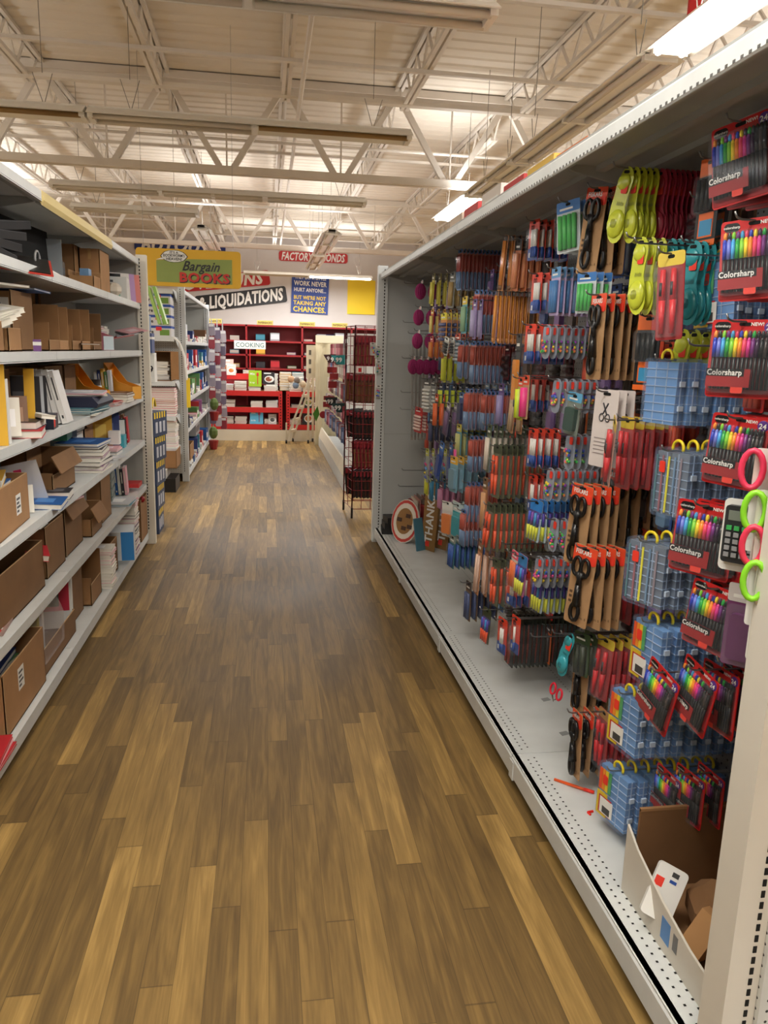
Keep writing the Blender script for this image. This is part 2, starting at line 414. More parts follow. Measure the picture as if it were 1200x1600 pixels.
# hanging sign
o = root('hanging_sign', 'yellow and green hanging sign reading Bargain BOOKS', 'sign', (-.70, 7.5, 2.265), (0, 0.0, 0))
mb = MB(); mb.prism(RR(.94, .33, .03, z0=.165), 0, .03, M((224, 176, 40), .5)); put('panel', mb.mesh('panel'), o)
mb = MB(); mb.prism([(-.29, -.13), (-.29, .06), (-.02, .08), (.39, .09), (.39, -.13)][::-1], -.003, .0, M((142, 158, 84), .6)); put('green_field', mb.mesh('green_field'), o)
mb = MB(); bub = [(-.13+.115*math.cos(t*math.pi/8)*(1+.04*math.cos(4*t)), .10+.055*math.sin(t*math.pi/8)) for t in range(16)]
mb.prism([(p[0]*1.03+.004, p[1]*1.0) for p in bub][::-1], -.0035, 0, BLACK)
mb.prism([(-.13+(p[0]+.13)*.96, .10+(p[1]-.10)*.93) for p in bub][::-1], -.006, 0, WHT)
mb.prism([(-.29, .065), (-.225, .09), (-.225, .07)], -.006, 0, WHT); put('speech_bubble', mb.mesh('speech_bubble'), o)
mb = MB()
mb.text("IT'S A", -.13, -.008, .122, .03, BLACK, 'CENTER', .02); mb.text("BOOKWORM'S", -.13, -.008, .094, .034, BLACK, 'CENTER', .02, width=.19); mb.text('HEAVEN!', -.13, -.008, .064, .034, BLACK, 'CENTER', .02, width=.14)
mb.text('Bargain', .11, -.006, -.02, .12, BLACK, 'CENTER', .02, .4, width=.34)
mb.text('BOOKS', .147, -.005, -.127, .115, BLACK, 'CENTER', .05, 0, width=.46); mb.text('BOOKS', .14, -.008, -.12, .115, M((200, 48, 40), .5), 'CENTER', .035, 0, width=.45)
put('lettering', mb.mesh('lettering'), o)
mb = MB()
for x in (-.4, .4): mb.rod((x, .015, .16), (x, .015, 2.08), .002, CHROME, 4)
put('hanging_wire', mb.mesh('hanging_wire'), o)
# ================================================================ RIGHT GONDOLA (peg wall)
XF, XB, DZ = .89, 1.36, .125          # front lip, back panel, deck height
RY0, RY1 = 1.23, 6.11
def dots(mb, x, y0, y1, z, step=.0254, r=.0028, mat=SLOT, axis='z'):
    y = y0
    while y < y1:
        if axis == 'z': mb.add([(x-r, y-r, z), (x+r, y-r, z), (x+r, y+r, z), (x-r, y+r, z)], [(0, 1, 2, 3)], mat)
        else: mb.add([(x-r, z, y-r), (x+r, z, y-r), (x+r, z, y+r), (x-r, z, y+r)], [(0, 1, 2, 3)], mat)
        y += step
def peg_material(rgb):
    m = bpy.data.materials.new('pegboard'); m.use_nodes = True; nt = m.node_tree; N = nt.nodes; L = nt.links; b = N['Principled BSDF']
    tc = N.new('ShaderNodeTexCoord'); vm = N.new('ShaderNodeVectorMath'); vm.operation = 'SCALE'; vm.inputs[3].default_value = 1/.0254
    L.new(tc.outputs['Object'], vm.inputs[0]); fr = N.new('ShaderNodeVectorMath'); fr.operation = 'FRACTION'; L.new(vm.outputs[0], fr.inputs[0])
    sb = N.new('ShaderNodeVectorMath'); sb.operation = 'SUBTRACT'; sb.inputs[1].default_value = (.5, .5, .5); L.new(fr.outputs[0], sb.inputs[0])
    sp = N.new('ShaderNodeSeparateXYZ'); L.new(sb.outputs[0], sp.inputs[0])
    cb = N.new('ShaderNodeCombineXYZ')
    mx = N.new('ShaderNodeMath'); mx.operation = 'MINIMUM'      # the larger in-plane axis is picked by normal
    ge = N.new('ShaderNodeNewGeometry'); gs = N.new('ShaderNodeSeparateXYZ'); L.new(ge.outputs['Normal'], gs.inputs[0])
    ab = N.new('ShaderNodeMath'); ab.operation = 'ABSOLUTE'; L.new(gs.outputs[0], ab.inputs[0])
    mi = N.new('ShaderNodeMix'); mi.data_type = 'FLOAT'; L.new(ab.outputs[0], mi.inputs[0]); L.new(sp.outputs[0], mi.inputs[2]); L.new(sp.outputs[1], mi.inputs[3])
    L.new(mi.outputs[0], cb.inputs[0]); L.new(sp.outputs[2], cb.inputs[1])
    ln = N.new('ShaderNodeVectorMath'); ln.operation = 'LENGTH'; L.new(cb.outputs[0], ln.inputs[0])
    lt = N.new('ShaderNodeMath'); lt.operation = 'LESS_THAN'; lt.inputs[1].default_value = .13; L.new(ln.outputs['Value'], lt.inputs[0])
    mc = N.new('ShaderNodeMix'); mc.data_type = 'RGBA'; L.new(lt.outputs[0], mc.inputs[0])
    mc.inputs[6].default_value = tuple(lin(v) for v in rgb)+(1,); mc.inputs[7].default_value = (.01, .01, .01, 1)
    L.new(mc.outputs[2], b.inputs['Base Color']); b.inputs['Roughness'].default_value = .55
    return m
PEGB = peg_material((150, 152, 152)); PEGW = peg_material((205, 206, 202))
G = root('gondola_shelving', 'long white pegboard gondola with base deck and top canopy along the right of the aisle', 'shelving', (XB, RY0, 0))
def gp(parent, name, mb, label=None, smooth=False):
    o = put(name, mb.mesh(name, smooth), parent, label); o.matrix_parent_inverse = parent.matrix_world.inverted() if False else Matrix.Translation(-parent.location)
    return o
def lip(mb, x, y0, y1, zt, h, mat, s=1):            # rolled shelf nose; s=+1 the shelf extends to +x
    mb.prism_axis([(x, zt-h), (x-.004*s, zt-h+.004), (x-.004*s, zt-.012), (x+.004*s, zt), (x+.02*s, zt), (x+.02*s, zt-.004), (x+.004*s, zt-h)][::s], y0, y1, 'y', mat)
bays = [1.23+1.22*k for k in range(4)]
for k, y in enumerate(bays):
    e = y+1.22
    mb = MB(); mb.box(XB, XB+.012, y+.015, e-.015, DZ, 2.2, PEGB); gp(G, 'back_panel', mb)
    mb = MB(); mb.box(XF, XB, y+.002, e-.002, DZ-.02, DZ, WHITE_METAL); lip(mb, XF, y+.002, e-.002, DZ, .082, WHITE_METAL)
    dots(mb, XF+.045, y+.03, e-.03, DZ+.0008, .0254, .0032); dots(mb, XF+.072, y+.043, e-.03, DZ+.0008, .0254, .0032)
    if k < 4: dots(mb, XB-.05, y+.03, e-.03, DZ+.0008, .0254, .0026)
    mb.box(XF-.006, XF+.004, e-.03, e+.01, DZ-.09, DZ-.02, WHITE_METAL)
    gp(G, 'deck', mb)
    mb = MB(); mb.box(XF+.035, XF+.045, y, e, 0.0, DZ-.03, M((14, 13, 12), .7)); gp(G, 'kick_plate', mb, 'black kick plate')
    mb = MB(); zt = 2.165
    mb.box(XF, XB, y+.003, e-.003, zt-.012, zt, GREY_METAL); lip(mb, XF, y+.003, e-.003, zt, .05, WHITE_METAL)
    mb.box(XF+.004, XF+.012, y+.003, e-.003, zt-.05, zt-.01, GREY_METAL)
    for q in (.14, .28): mb.box(XF+q, XF+q+.03, y+.01, e-.01, zt-.03, zt-.012, GREY_METAL)
    mb.prism_axis([(XF+.02, zt-.012), (XB, zt-.012), (XB, zt-.11), (XF+.06, zt-.03)], y+.004, y+.007, 'y', GREY_METAL)
    mb.prism_axis([(XF+.02, zt-.012), (XB, zt-.012), (XB, zt-.11), (XF+.06, zt-.03)], e-.007, e-.004, 'y', GREY_METAL)
    yy = y+.02
    while yy < e-.02:
        mb.box(XF-.0052, XF-.003, yy, yy+.008, zt-.046, zt-.04, M((90, 90, 88), .5)); yy += .0254
    gp(G, 'canopy_shelf', mb)
for y in [b for b in bays]+[RY1]:
    mb = MB(); mb.box(XB-.012, XB+.03, y-.015, y+.015, DZ-.1, 2.22, GREY_METAL)
    z = DZ+.02
    while z < 2.15:
        for q in (-.009, .004): mb.box(XB-.0135, XB-.012, y+q, y+q+.005, z, z+.015, SLOT)
        z += .0254
    gp(G, 'upright', mb)
def end_frame(name, label, x0, x1, y, mat, ztop=2.22, slots_side=-1, plain=.035, foot=True, front=-1, panel=None, T=.07):
    """slotted end frame lying in an x-z plane, front post at x0 when front=-1 (faces -x) else at x1"""
    o = root(name, label, 'shelving', ((x0+x1)/2, y, 0))
    w = .075
    xa, xb = (x0, x0+w) if front < 0 else (x1-w, x1)
    mb = MB(); mb.box(xa, xb, y-T/2, y+T/2, 0.0, ztop, mat)
    xs = xa+.05 if front < 0 else xb-.05
    gp(o, 'post', mb)
    mb = MB(); z = .12
    while z < ztop-.04:
        mb.box(xs-.004, xs+.004, y-T/2-.0015, y-T/2+.001, z, z+.015, SLOT); z += .0254
    gp(o, 'slots', mb, 'dark slots down the post')
    mb = MB(); pa, pb = (xb, x1) if front < 0 else (x0, xa)
    mb.box(pa, pb, y-.016, y+.016, .1, ztop-.03, panel or mat)
    mb.box(pa, pb, y-.0175, y-.015, .905, .909, GREY_METAL)
    gp(o, 'panel', mb)
    return o
end_frame('gondola_end', 'grey end panel with slotted post closing the far end of the peg wall', XF-.02, XB+.03, RY1+.05, WHITE_METAL, panel=M((186, 190, 190), .5, noise=.05, nscale=2))
end_frame('gondola_end', 'white slotted end post at the near right corner of the peg wall', XF+.025, XB+.6, RY0-.01, M((222, 218, 208), .45, noise=.04, nscale=4), panel=M((215, 214, 210), .5), T=.075)

# ---------------------------------------------------------------- hanging goods
def hole(mb, y=-.0015, z=-.012, w=.03): mb.prism(RR(w, .009, .0044, 2, z0=z+.0045), y, y+.001, SLOT)
_pc = {}
def proto(fn):
    def g(*a):
        k = (fn.__name__,)+a
        if k not in _pc: _pc[k] = fn(*a)
        return _pc[k]
    return g
def sticker_mb(x, z, w=.022, h=.03, y=-.003):
    mb = MB(); mb.prism(RR(w, h, .003, 1, x0=x-w/2, z0=z+h/2), y-.0008, y, STICKER)
    return ('price_sticker', mb.mesh('price_sticker'))
def clear_box(w, h, d, z0, x=0): # blister shell
    mb = MB(); mb.prism(RR(w, h, min(w, h)*.12, 2, x0=x-w/2, z0=z0), -d, -.001, CLEAR); return ('blister', mb.mesh('blister'))
MARK = [(34, 60, 190), (116, 130, 222), (70, 170, 235), (40, 170, 70), (140, 220, 60), (250, 225, 40), (250, 150, 40), (245, 70, 110), (225, 50, 150), (120, 40, 130), (60, 30, 70), (30, 30, 34), (70, 60, 60), (25, 25, 28)]
@proto
def marker_pack(full, cap):
    w, h = .165, .205; parts = []
    mb = MB(); mb.prism(RR(w, h, .008, 2), 0, .003, RED if not full < 0 else RED); hole(mb)
    mb.prism(RR(.04, .022, .0105, 4, x0=-.075, z0=-.006), -.001, 0, BLACK); mb.text('colorsharp', -.055, -.002, -.02, .009, WHT, 'CENTER', .02)
    mb.text('NEW!', .03, -.001, -.016, .012, WHT, 'CENTER', .03)
    mb.ell((.062, 0, -.02), .016, .0015, .016, M((90, 50, 140), .5)); mb.text('24', .062, -.003, -.027, .02, WHT, 'CENTER', .03)
    mb.box(-.08, .08, -.001, 0, -.2, -.175, M((150, 18, 24), .5)); parts.append(('backing_card', mb.mesh('backing_card'), [sticker_mb(.0, -.175, .03, .034, -.018)]))
    n = 14; pit = .148/n
    for i in range(n):
        x = -.074+pit*(i+.5); c = MARK[i]; m = M(c, .25)
        mb = MB()
        mb.rod((x, -.01, -.055), (x, -.01, -.098), .0054, m, 7); mb.ell((x, -.01, -.055), .0054, .0054, .009, m, 7, 4)
        mb.rod((x, -.009, -.098), (x, -.009, -.182), .0044, BLACK, 6)
        mb.ell((x, -.006, -.04), .0054, .0054, .012, M(MARK[(i*5+6) % 12] if i < 10 else (30, 30, 32), .25), 7, 4)
        parts.append(('marker', mb.mesh('marker', True)))
    mb = MB(); mb.box(-.08, .03, -.019, -.017, -.176, -.128, M((160, 24, 28), .5)); mb.box(-.08, .015, -.0195, -.019, -.148, -.128, BLACK)
    mb.text('Colorsharp', -.078, -.021, -.145, .021, WHT, 'LEFT', .03, width=.088); parts.append(('label_band', mb.mesh('label_band')))
    parts.append(clear_box(w-.006, .165, .021, -.028))
    return ('marker_pack', 'markers', parts)
@proto
def organizer(kind):
    w, h, d = .135, .185, .036; parts = []
    mb = MB(); mb.prism(RR(w, h, .012, 3), -d/2, d/2, M((150, 180, 220), .12, alpha=.12))
    for x in (-w/2+.002, w/2-.004): mb.box(x, x+.002, -d/2+.002, d/2-.002, -h+.01, -.012, M((150, 180, 220), .2, alpha=.15))
    parts.append(('case', mb.mesh('case')))
    tray = M((112, 158, 214), .3) if kind != 'strip' else M((120, 128, 140), .3)
    mb = MB(); mb.box(-w/2+.008, w/2-.006, -d/2+.005, d/2-.005, -h+.008, -.01, tray)
    for i in range(7): 
        z = -.03-i*.023; mb.box(-w/2+.007, w/2-.0045, -d/2+.003, d/2-.003, z, z+.0022, M((176, 196, 224), .3))
    for x in (-.022, .022): mb.box(x-.0012, x+.0012, -d/2+.003, d/2-.003, -h+.008, -.01, M((176, 196, 224), .3))
    mb.box(w/2-.0062, w/2-.0035, -.0012, .0012, -h+.008, -.01, M((176, 196, 224), .3))
    for z in (-.06, -.125): mb.box(w/2-.003, w/2+.003, -.008, .008, z-.014, z, M((196, 212, 232), .25))
    parts.append(('divider_tray', mb.mesh('divider_tray')))
    mb = MB(); pts = [(.02*math.cos(t)-.0, 0, .003+.019*math.sin(t)) for t in [math.pi*k/8 for k in range(-1, 10)]]
    mb.tube(pts, .0042, M((240, 215, 40), .35), 6); parts.append(('hook', mb.mesh('hook', True), [], 'yellow plastic hanging hook'))
    if kind in ('insert', 'strip'):
        mb = MB()
        if kind == 'insert':
            mb.box(-w/2+.004, -w/2+.05, -d/2-.001, -d/2+.001, -h+.012, -h*.52, M((220, 190, 50), .5)); mb.box(-w/2+.014, -w/2+.07, -d/2-.0014, -d/2+.001, -h+.02, -h*.58, M((190, 40, 44), .5)); mb.box(-w/2+.02, .01, -d/2-.0018, -d/2, -h*.88, -h*.6, WHT)
            mb.box(-.035, .0, -d/2-.0022, -d/2-.0014, -h*.86, -h*.74, M((70, 70, 70), .6))
            for i, c in enumerate(((235, 90, 50), (240, 150, 50), (236, 210, 60), (90, 170, 110))): mb.box(-w/2+.008+i*.014, -w/2+.020+i*.014, -d/2-.001, -d/2+.001, -h*.48, -.02, M(c, .5))
        else:
            for i, c in enumerate(((96, 130, 140), (160, 110, 120), (230, 225, 80), (120, 150, 180), (150, 140, 150))): mb.box(-w/2+.010+i*.023, -w/2+.016+i*.023, -d/2-.001, -d/2+.001, -h+.014, -.02, M(c, .5))
        parts.append(('insert_card', mb.mesh('insert_card'), [sticker_mb(-.03, -.05, .022, .03, -d/2-.002)]))
    return ('organizer_case', 'organizer case', parts)
def foot_outline(w, h):
    pts = []
    for k in range(24):
        t = 2*math.pi*k/24; z = math.cos(t); x = math.sin(t)
        wd = .5*w*(.80+.20*math.cos(2*math.pi*(z*.5+.5))*1.0) * (1.0 if z < 0 else .86)
        pts.append((x*wd-.05*w*math.cos(math.pi*z), -h/2+z*h/2))
    return pts
@proto
def foot_pack(rgb, h):
    w = h*.42; parts = []; m = M(rgb, .25); m2 = M(tuple(int(v*.75) for v in rgb), .3)
    mb = MB(); mb.prism(foot_outline(w, h), 0, .002, m); parts.append(('backing_card', mb.mesh('backing_card'), [sticker_mb(.006, -h*.27, .022, .034)]))
    mb = MB(); T = Matrix.Translation((0, 0, -h*.74)); mb.ell((0, -.002, 0), w*.34, .012, h*.19, m, 14, 8, T); 
    mb.ell((0, -.006, 0), w*.2, .0095, h*.1, m2, 12, 6, T)
    parts.append(('blister', mb.mesh('blister', True)))
    mb = MB(); mb.ell((-.002, -.001, -h*.2), w*.26, .006, h*.11, m, 12, 6); parts.append(('upper_blister', mb.mesh('upper_blister', True)))
    mb = MB(); mb.text('kids', 0, -.0018, -h*.5, h*.07, m2, 'CENTER', .03, .2); hole(mb, z=-h*.07, w=.02); parts.append(('lettering', mb.mesh('lettering')))
    return ('foot_shaped_pack', 'blister pack', parts)
@proto
def scissor_card(head, h):
    w = h*.34; parts = []
    mb = MB(); mb.prism(RR(w, h, .006, 2), 0, .002, M((176, 138, 98), .8, noise=.1, nscale=20))
    mb.box(-w/2, w/2, -.0008, 0, -h*.2, -.002, M(head, .5)); hole(mb)
    mb.text('FISKARS', -w*.06, -.0016, -h*.11, .020, WHT, 'CENTER', .03, width=w*.66)
    for i in range(3): mb.box(-w*.42, -w*.30, -.0008, 0, -h*(.62+.06*i), -h*(.59+.06*i), M((90, 66, 44), .8))
    mb.text('no. 8', w*.3, -.001, -h*.9, .012, M((70, 50, 34), .8), 'CENTER')
    parts.append(('backing_card', mb.mesh('backing_card'), [sticker_mb(w*.36, -h*.16, .02, .028, -.002)]))
    mb = MB(); lo = []
    for sgn, c, rx, rz in ((-1, -.22, .013, .03), (1, -.22, .013, .03)):
        pts = [(sgn*w*.17+rx*math.cos(t)*1.2, -.012, h*c+rz*math.sin(t)*-1-.01) for t in [2*math.pi*k/12 for k in range(12)]]
        mb.tube(pts, .0062, BLACK, 6, True)
    mb.rod((-.006, -.012, h*-.32), (.008, -.012, h*-.5), .011, BLACK, 8, .006); mb.rod((.008, -.012, h*-.32), (-.006, -.012, h*-.5), .011, BLACK, 8, .006)
    pts = [(.016*math.cos(t), -.012, -h*.82+.03*math.sin(t)) for t in [2*math.pi*k/12 for k in range(12)]]
    mb.rod((.0, -.012, -h*.48), (.004, -.012, -h*.74), .010, M((26, 26, 28), .25), 8, .015); mb.tube(pts, .007, BLACK, 6, True)
    parts.append(('scissors', mb.mesh('scissors', True)))
    return ('scissors_pack', 'scissors', parts)
@proto
def glue_card(n):
    w, h = .075, .155; parts = []
    mb = MB(); mb.prism(RR(w, h, .006, 2), 0, .002, M((222, 64, 40), .5)); mb.prism(RR(w, h*.3, .006, 2, z0=-h*.7), -.0008, 0, BLU)
    mb.box(-w*.42, w*.1, -.001, 0, -h*.66, -h*.42, M((235, 90, 60), .5)); mb.box(-w*.4, -w*.02, -.001, 0, -h*.92, -h*.8, WHT)
    for dx in (-.016, -.004): mb.tube([(dx+.005*math.cos(t), -.001, -.03+.009*math.sin(t)) for t in [2*math.pi*k/10 for k in range(10)]], .0014, M((60, 20, 20), .5), 4, True)
    hole(mb, w=.02); parts.append(('backing_card', mb.mesh('backing_card')))
    for i in range(n):
        x = w*.16+.0145*(i)-.003*n; mb = MB(); mb.rod((x, -.009, -.04), (x, -.009, -h*.68), .0052, WHT, 8); mb.rod((x, -.009, -h*.68), (x, -.009, -h*.93), .0058, BLU, 8)
        parts.append(('glue_pen', mb.mesh('glue_pen', True)))
    parts.append(clear_box(w*.96, h*.8, .015, -.03))
    return ('glue_pen_card', 'stationery pack', parts)
@proto
def pin_blister(k):
    w, h = .055, .125; parts = []; rnd = random.Random(k)
    mb = MB(); mb.prism(RR(w, h, .024, 4), 0, .002, M((150, 160, 178), .3)); parts.append(('backing_card', mb.mesh('backing_card'), [sticker_mb(.008, -.024, .018, .026)]))
    mb = MB()
    for i in range(16):
        c = [(240, 80, 150), (60, 190, 80), (250, 220, 50), (50, 90, 210), (250, 140, 60), (150, 60, 180)][rnd.randrange(6)]
        mb.ell((rnd.uniform(-.017, .017), -.008, rnd.uniform(-.1, -.055)), .006, .005, .006, M(c, .35), 6, 4)
    parts.append(('push_pins', mb.mesh('push_pins', True)))
    mb = MB(); mb.prism(RR(w*.86, h*.66, .02, 3, z0=-.04), -.018, -.001, CLEAR); parts.append(('blister', mb.mesh('blister')))
    return ('push_pin_pack', 'stationery pack', parts)
@proto
def highlighter_pack(top, bot, body):
    w, h = .07, .165; parts = []
    mb = MB(); mb.prism(RR(w, h, .006, 2), 0, .002, M(body, .5)); mb.prism(RR(w, h*.27, .006, 2), -.0008, 0, M(top, .5)); mb.box(-w/2, w/2, -.0008, 0, -h*.42, -h*.27, M((70, 50, 140), .5)); hole(mb, w=.02)
    parts.append(('backing_card', mb.mesh('backing_card')))
    for i in range(4):
        x = -w*.36+i*w*.24; mb = MB(); mb.rod((x, -.008, -h*.3), (x, -.008, -h*.62), .0055, M(((60, 80, 200), (120, 60, 160), (60, 150, 220), (80, 60, 170))[i], .3), 7)
        mb.rod((x, -.008, -h*.62), (x, -.008, -h*.96), .0065, M(bot, .35), 7, .004); parts.append(('highlighter', mb.mesh('highlighter', True)))
    parts.append(clear_box(w*.97, h*.72, .016, -h*.26))
    return ('highlighter_pack', 'markers', parts)
@proto
def pencil_pack(c, tip, h, n):
    w = n*.0085; parts = []
    mb = MB(); mb.prism(RR(w+.008, h, .003, 2), 0, .0015, M((222, 160, 110), .6)); mb.box(-w/2, w/2, -.001, 0, -.03, -.002, M((60, 40, 30), .5)); parts.append(('backing_card', mb.mesh('backing_card')))
    for i in range(n):
        x = -w/2+(i+.5)*.0085; mb = MB(); mb.rod((x, -.006, -.025), (x, -.006, -h*.90), .0038, M(c, .4), 6); mb.rod((x, -.006, -h*.90), (x, -.006, -h+.004), .0038, M(tip, .5), 6, .002)
        parts.append(('pencil', mb.mesh('pencil', True)))
    parts.append(clear_box(w+.006, h-.01, .011, -.005))
    return ('pencil_pack', 'pencils', parts)
@proto
def brush_pack(c1, c2, h):
    w = .06; parts = []
    mb = MB(); mb.prism(RR(w, h, .01, 3), 0, .0015, M((206, 120, 110), .5)); mb.prism(RR(w, h*.44, .008, 2, z0=-h*.56), -.0008, 0, M((120, 150, 190), .5)); mb.prism(RR(w, h*.1, .01, 2), -.0008, 0, M((60, 120, 190), .5))
    mb.box(-w*.3, w*.3, -.0012, 0, -h*.6, -h*.5, WHT); hole(mb, w=.02); parts.append(('backing_card', mb.mesh('backing_card')))
    for i in range(4):
        x = -w*.34+i*w*.225; mb = MB(); mb.rod((x, -.007, -h*.14), (x, -.007, -h*.55), .0048, M(c1, .4), 6); mb.rod((x, -.007, -h*.55), (x, -.007, -h*.95), .0048, M(c2, .3), 6)
        parts.append(('pen', mb.mesh('pen', True)))
    parts.append(clear_box(w*.98, h*.84, .014, -h*.12))
    return ('pen_pack', 'pens', parts)
@proto
def knife_pack(c, head, h, back):
    w = h*.36; parts = []
    mb = MB(); mb.prism(RR(w, h, .008, 3), 0, .002, M(back, .6)); mb.prism(RR(w, h*.16, .008, 2), -.0008, 0, M(head, .5)); hole(mb, w=.02); parts.append(('backing_card', mb.mesh('backing_card')))
    for i, x in enumerate((-w*.2, w*.2)):
        mb = MB(); mb.rod((x, -.01, -h*.2), (x, -.01, -h*.55), .007, M(c, .35), 8, .009); mb.rod((x, -.01, -h*.55), (x, -.01, -h*.93), .009, M(c, .35), 8, .006)
        mb.box(x-.003, x+.003, -.02, -.016, -h*.5, -h*.35, M((70, 70, 74), .4)); parts.append(('craft_knife', mb.mesh('craft_knife', True)))
    parts.append(clear_box(w*.92, h*.8, .02, -h*.17))
    return ('craft_knife_pack', 'craft knife pack', parts)
@proto
def card(w, h, bg, head, prod, pc, n):
    """generic carded item; prod: bars / block / box"""
    parts = []; m = M(pc, .4)
    mb = MB(); mb.prism(RR(w, h, .005, 2), 0, .002, M(bg, .55)); mb.prism(RR(w, h*.22, .005, 2), -.0008, 0, M(head, .5)); hole(mb, w=min(.02, w*.5))
    mb.box(-w*.36, w*.2, -.0015, 0, -h*.17, -h*.13, WHT); parts.append(('backing_card', mb.mesh('backing_card')))
    mb = MB()
    if prod == 'bars':
        for i in range(n): mb.rod((-w*.4+w*.8*(i+.5)/n, -.007, -h*.28), (-w*.4+w*.8*(i+.5)/n, -.007, -h*.94), w*.34/n, m, 6)
    elif prod == 'hbars':
        for i in range(n): z = -h*(.3+.62*(i+.5)/n); mb.rod((-w*.42, -.007, z), (w*.42, -.007, z), h*.26/n, m, 6)
    elif prod == 'block': mb.prism(RR(w*.7, h*.55, .008, 2, z0=-h*.35), -.016, 0, m)
    elif prod == 'balls':
        rnd = random.Random(n)
        for i in range(n): mb.ell((rnd.uniform(-w*.3, w*.3), -.008, -h*rnd.uniform(.4, .88)), .007, .006, .007, M(MARK[rnd.randrange(9)], .4), 6, 4)
    parts.append(('product', mb.mesh('product', prod != 'block')))
    parts.append(clear_box(w*.94, h*.7, .019, -h*.25))
    return ({'bars': 'pen_card', 'hbars': 'battery_card', 'block': 'craft_card', 'balls': 'bead_card'}[prod], 'stationery pack', parts)
@proto
def yarn(c):
    mb = MB(); rnd = random.Random(3)
    for i in range(9):
        t = [2*math.pi*k/14 for k in range(14)]; a = i*.35
        mb.tube([(.034*math.cos(q)*math.cos(a), .034*math.cos(q)*math.sin(a)-.01, -.075+.05*math.sin(q)) for q in t], .0055, M(c, .8), 5, True)
    p2 = MB(); p2.box(-.03, .03, -.002, 0, -.022, 0, WHT); p2.box(-.008, .008, -.0028, -.001, -.018, -.004, RED)
    return ('yarn_hank', 'yarn', [('fibre_loops', mb.mesh('fibre_loops', True)), ('header_card', p2.mesh('header_card'))])
@proto
def tape_card(k):
    w, h = .085, .22
    mb = MB(); mb.prism(RR(w, h, .006, 2), 0, .002, M((30, 30, 32), .5)); mb.box(-w/2, w/2, -.001, 0, -h*.2, 0, M((236, 110, 40), .5)); mb.box(-w/2, w/2, -.001, 0, -h, -h*.93, M((236, 110, 40), .5)); mb.box(-w*.34, w*.34, -.001, 0, -h*.9, -h*.62, M((236, 110, 40), .5))
    mb.box(-w*.28, w*.3, -.0016, 0, -h*.88, -h*.7, M((60, 150, 200), .5)); hole(mb)
    p2 = MB()
    for i in range(4): p2.rod((-w*.33+i*w*.22, -.01, -h*.24), (-w*.33+i*w*.22, -.01, -h*.6), .007, BLACK, 8)
    return ('marker_card', 'markers', [('backing_card', mb.mesh('backing_card'), [sticker_mb(.02, -.03)]), ('marker', p2.mesh('marker', True)), clear_box(w*.94, h*.42, .02, -h*.21)])
@proto
def scissor_leaf(k):
    w, h = .095, .24
    mb = MB(); mb.prism(RR(w, h, .006, 2), 0, .002, M((214, 206, 204), .6)); hole(mb)
    dk = M((60, 60, 66), .6)
    for dx in (-.012, .012): mb.tube([(dx+.009*math.cos(t), -.002, -.085+.012*math.sin(t)) for t in [2*math.pi*q/10 for q in range(10)]], .002, dk, 4, True)
    mb.rod((-.008, -.002, -.075), (.01, -.002, -.04), .0022, dk, 4); mb.rod((.008, -.002, -.075), (-.01, -.002, -.04), .0022, dk, 4)
    for i in range(5): mb.box(-w*.36, w*.3-.004*i, -.001, 0, -h*(.62+.05*i)-.003, -h*(.62+.05*i), M((150, 140, 140), .6))
    return ('printed_card', 'card', [('card_sheet', mb.mesh('card_sheet'))])

def hook_proto(L):
    mb = MB(); mb.tube([(0, L, 0), (0, 0, 0), (0, -.012, .004), (0, -.018, .016)], .0026, CHROME, 5)
    p2 = MB(); p2.box(-.012, .012, L-.004, L, -.02, .012, CHROME)
    return ('peg_hook', 'peg hook', [('wire', mb.mesh('wire', True)), ('mount_plate', p2.mesh('mount_plate'))])
_hp = {}
HK = 0
def hook(x, y, z, label, grp=None):
    L = round((XB-x)/.02)*.02
    if L not in _hp: _hp[L] = hook_proto(L)
    inst(_hp[L], label, (XB-L, y, z), (0, 0, -math.pi/2), group=grp or 'peg hooks on the peg wall')
def hang(P, px, py, Xf, n, dx, desc, where, yaw=0, tilt=0, jit=3, dz=0, front=None, behind=None, hk=True, s=None):
    """n packs on one hook; (px,py) in the photograph = hang point of the front one, Xf its distance from the aisle centre"""
    p = at_x(px, py, Xf); rnd = random.Random(int(px*7+py))
    y = p.y; z = p.z
    if hk: hook(max(.93, Xf-.02), y, z-.008, 'hook holding %s %s' % (desc, where))
    for i in range(n):
        x = Xf+i*dx
        if x > XB-.015: break
        a = math.radians(yaw*(1 if i == 0 else .55)+rnd.uniform(-jit, jit)); b = math.radians(tilt if i == 0 else rnd.uniform(-.4, .4)*jit)
        lab = ('foremost %s %s' if n > 1 else '%s %s') % (desc, where) if i == 0 else '%s behind the foremost, %s' % (desc, where)
        inst(P if i == 0 or behind is None else behind, lab, (x, y, z-.003), (0, b, -math.pi/2+a), scale=s, group=None if n == 1 else '%s %s' % (desc, where))
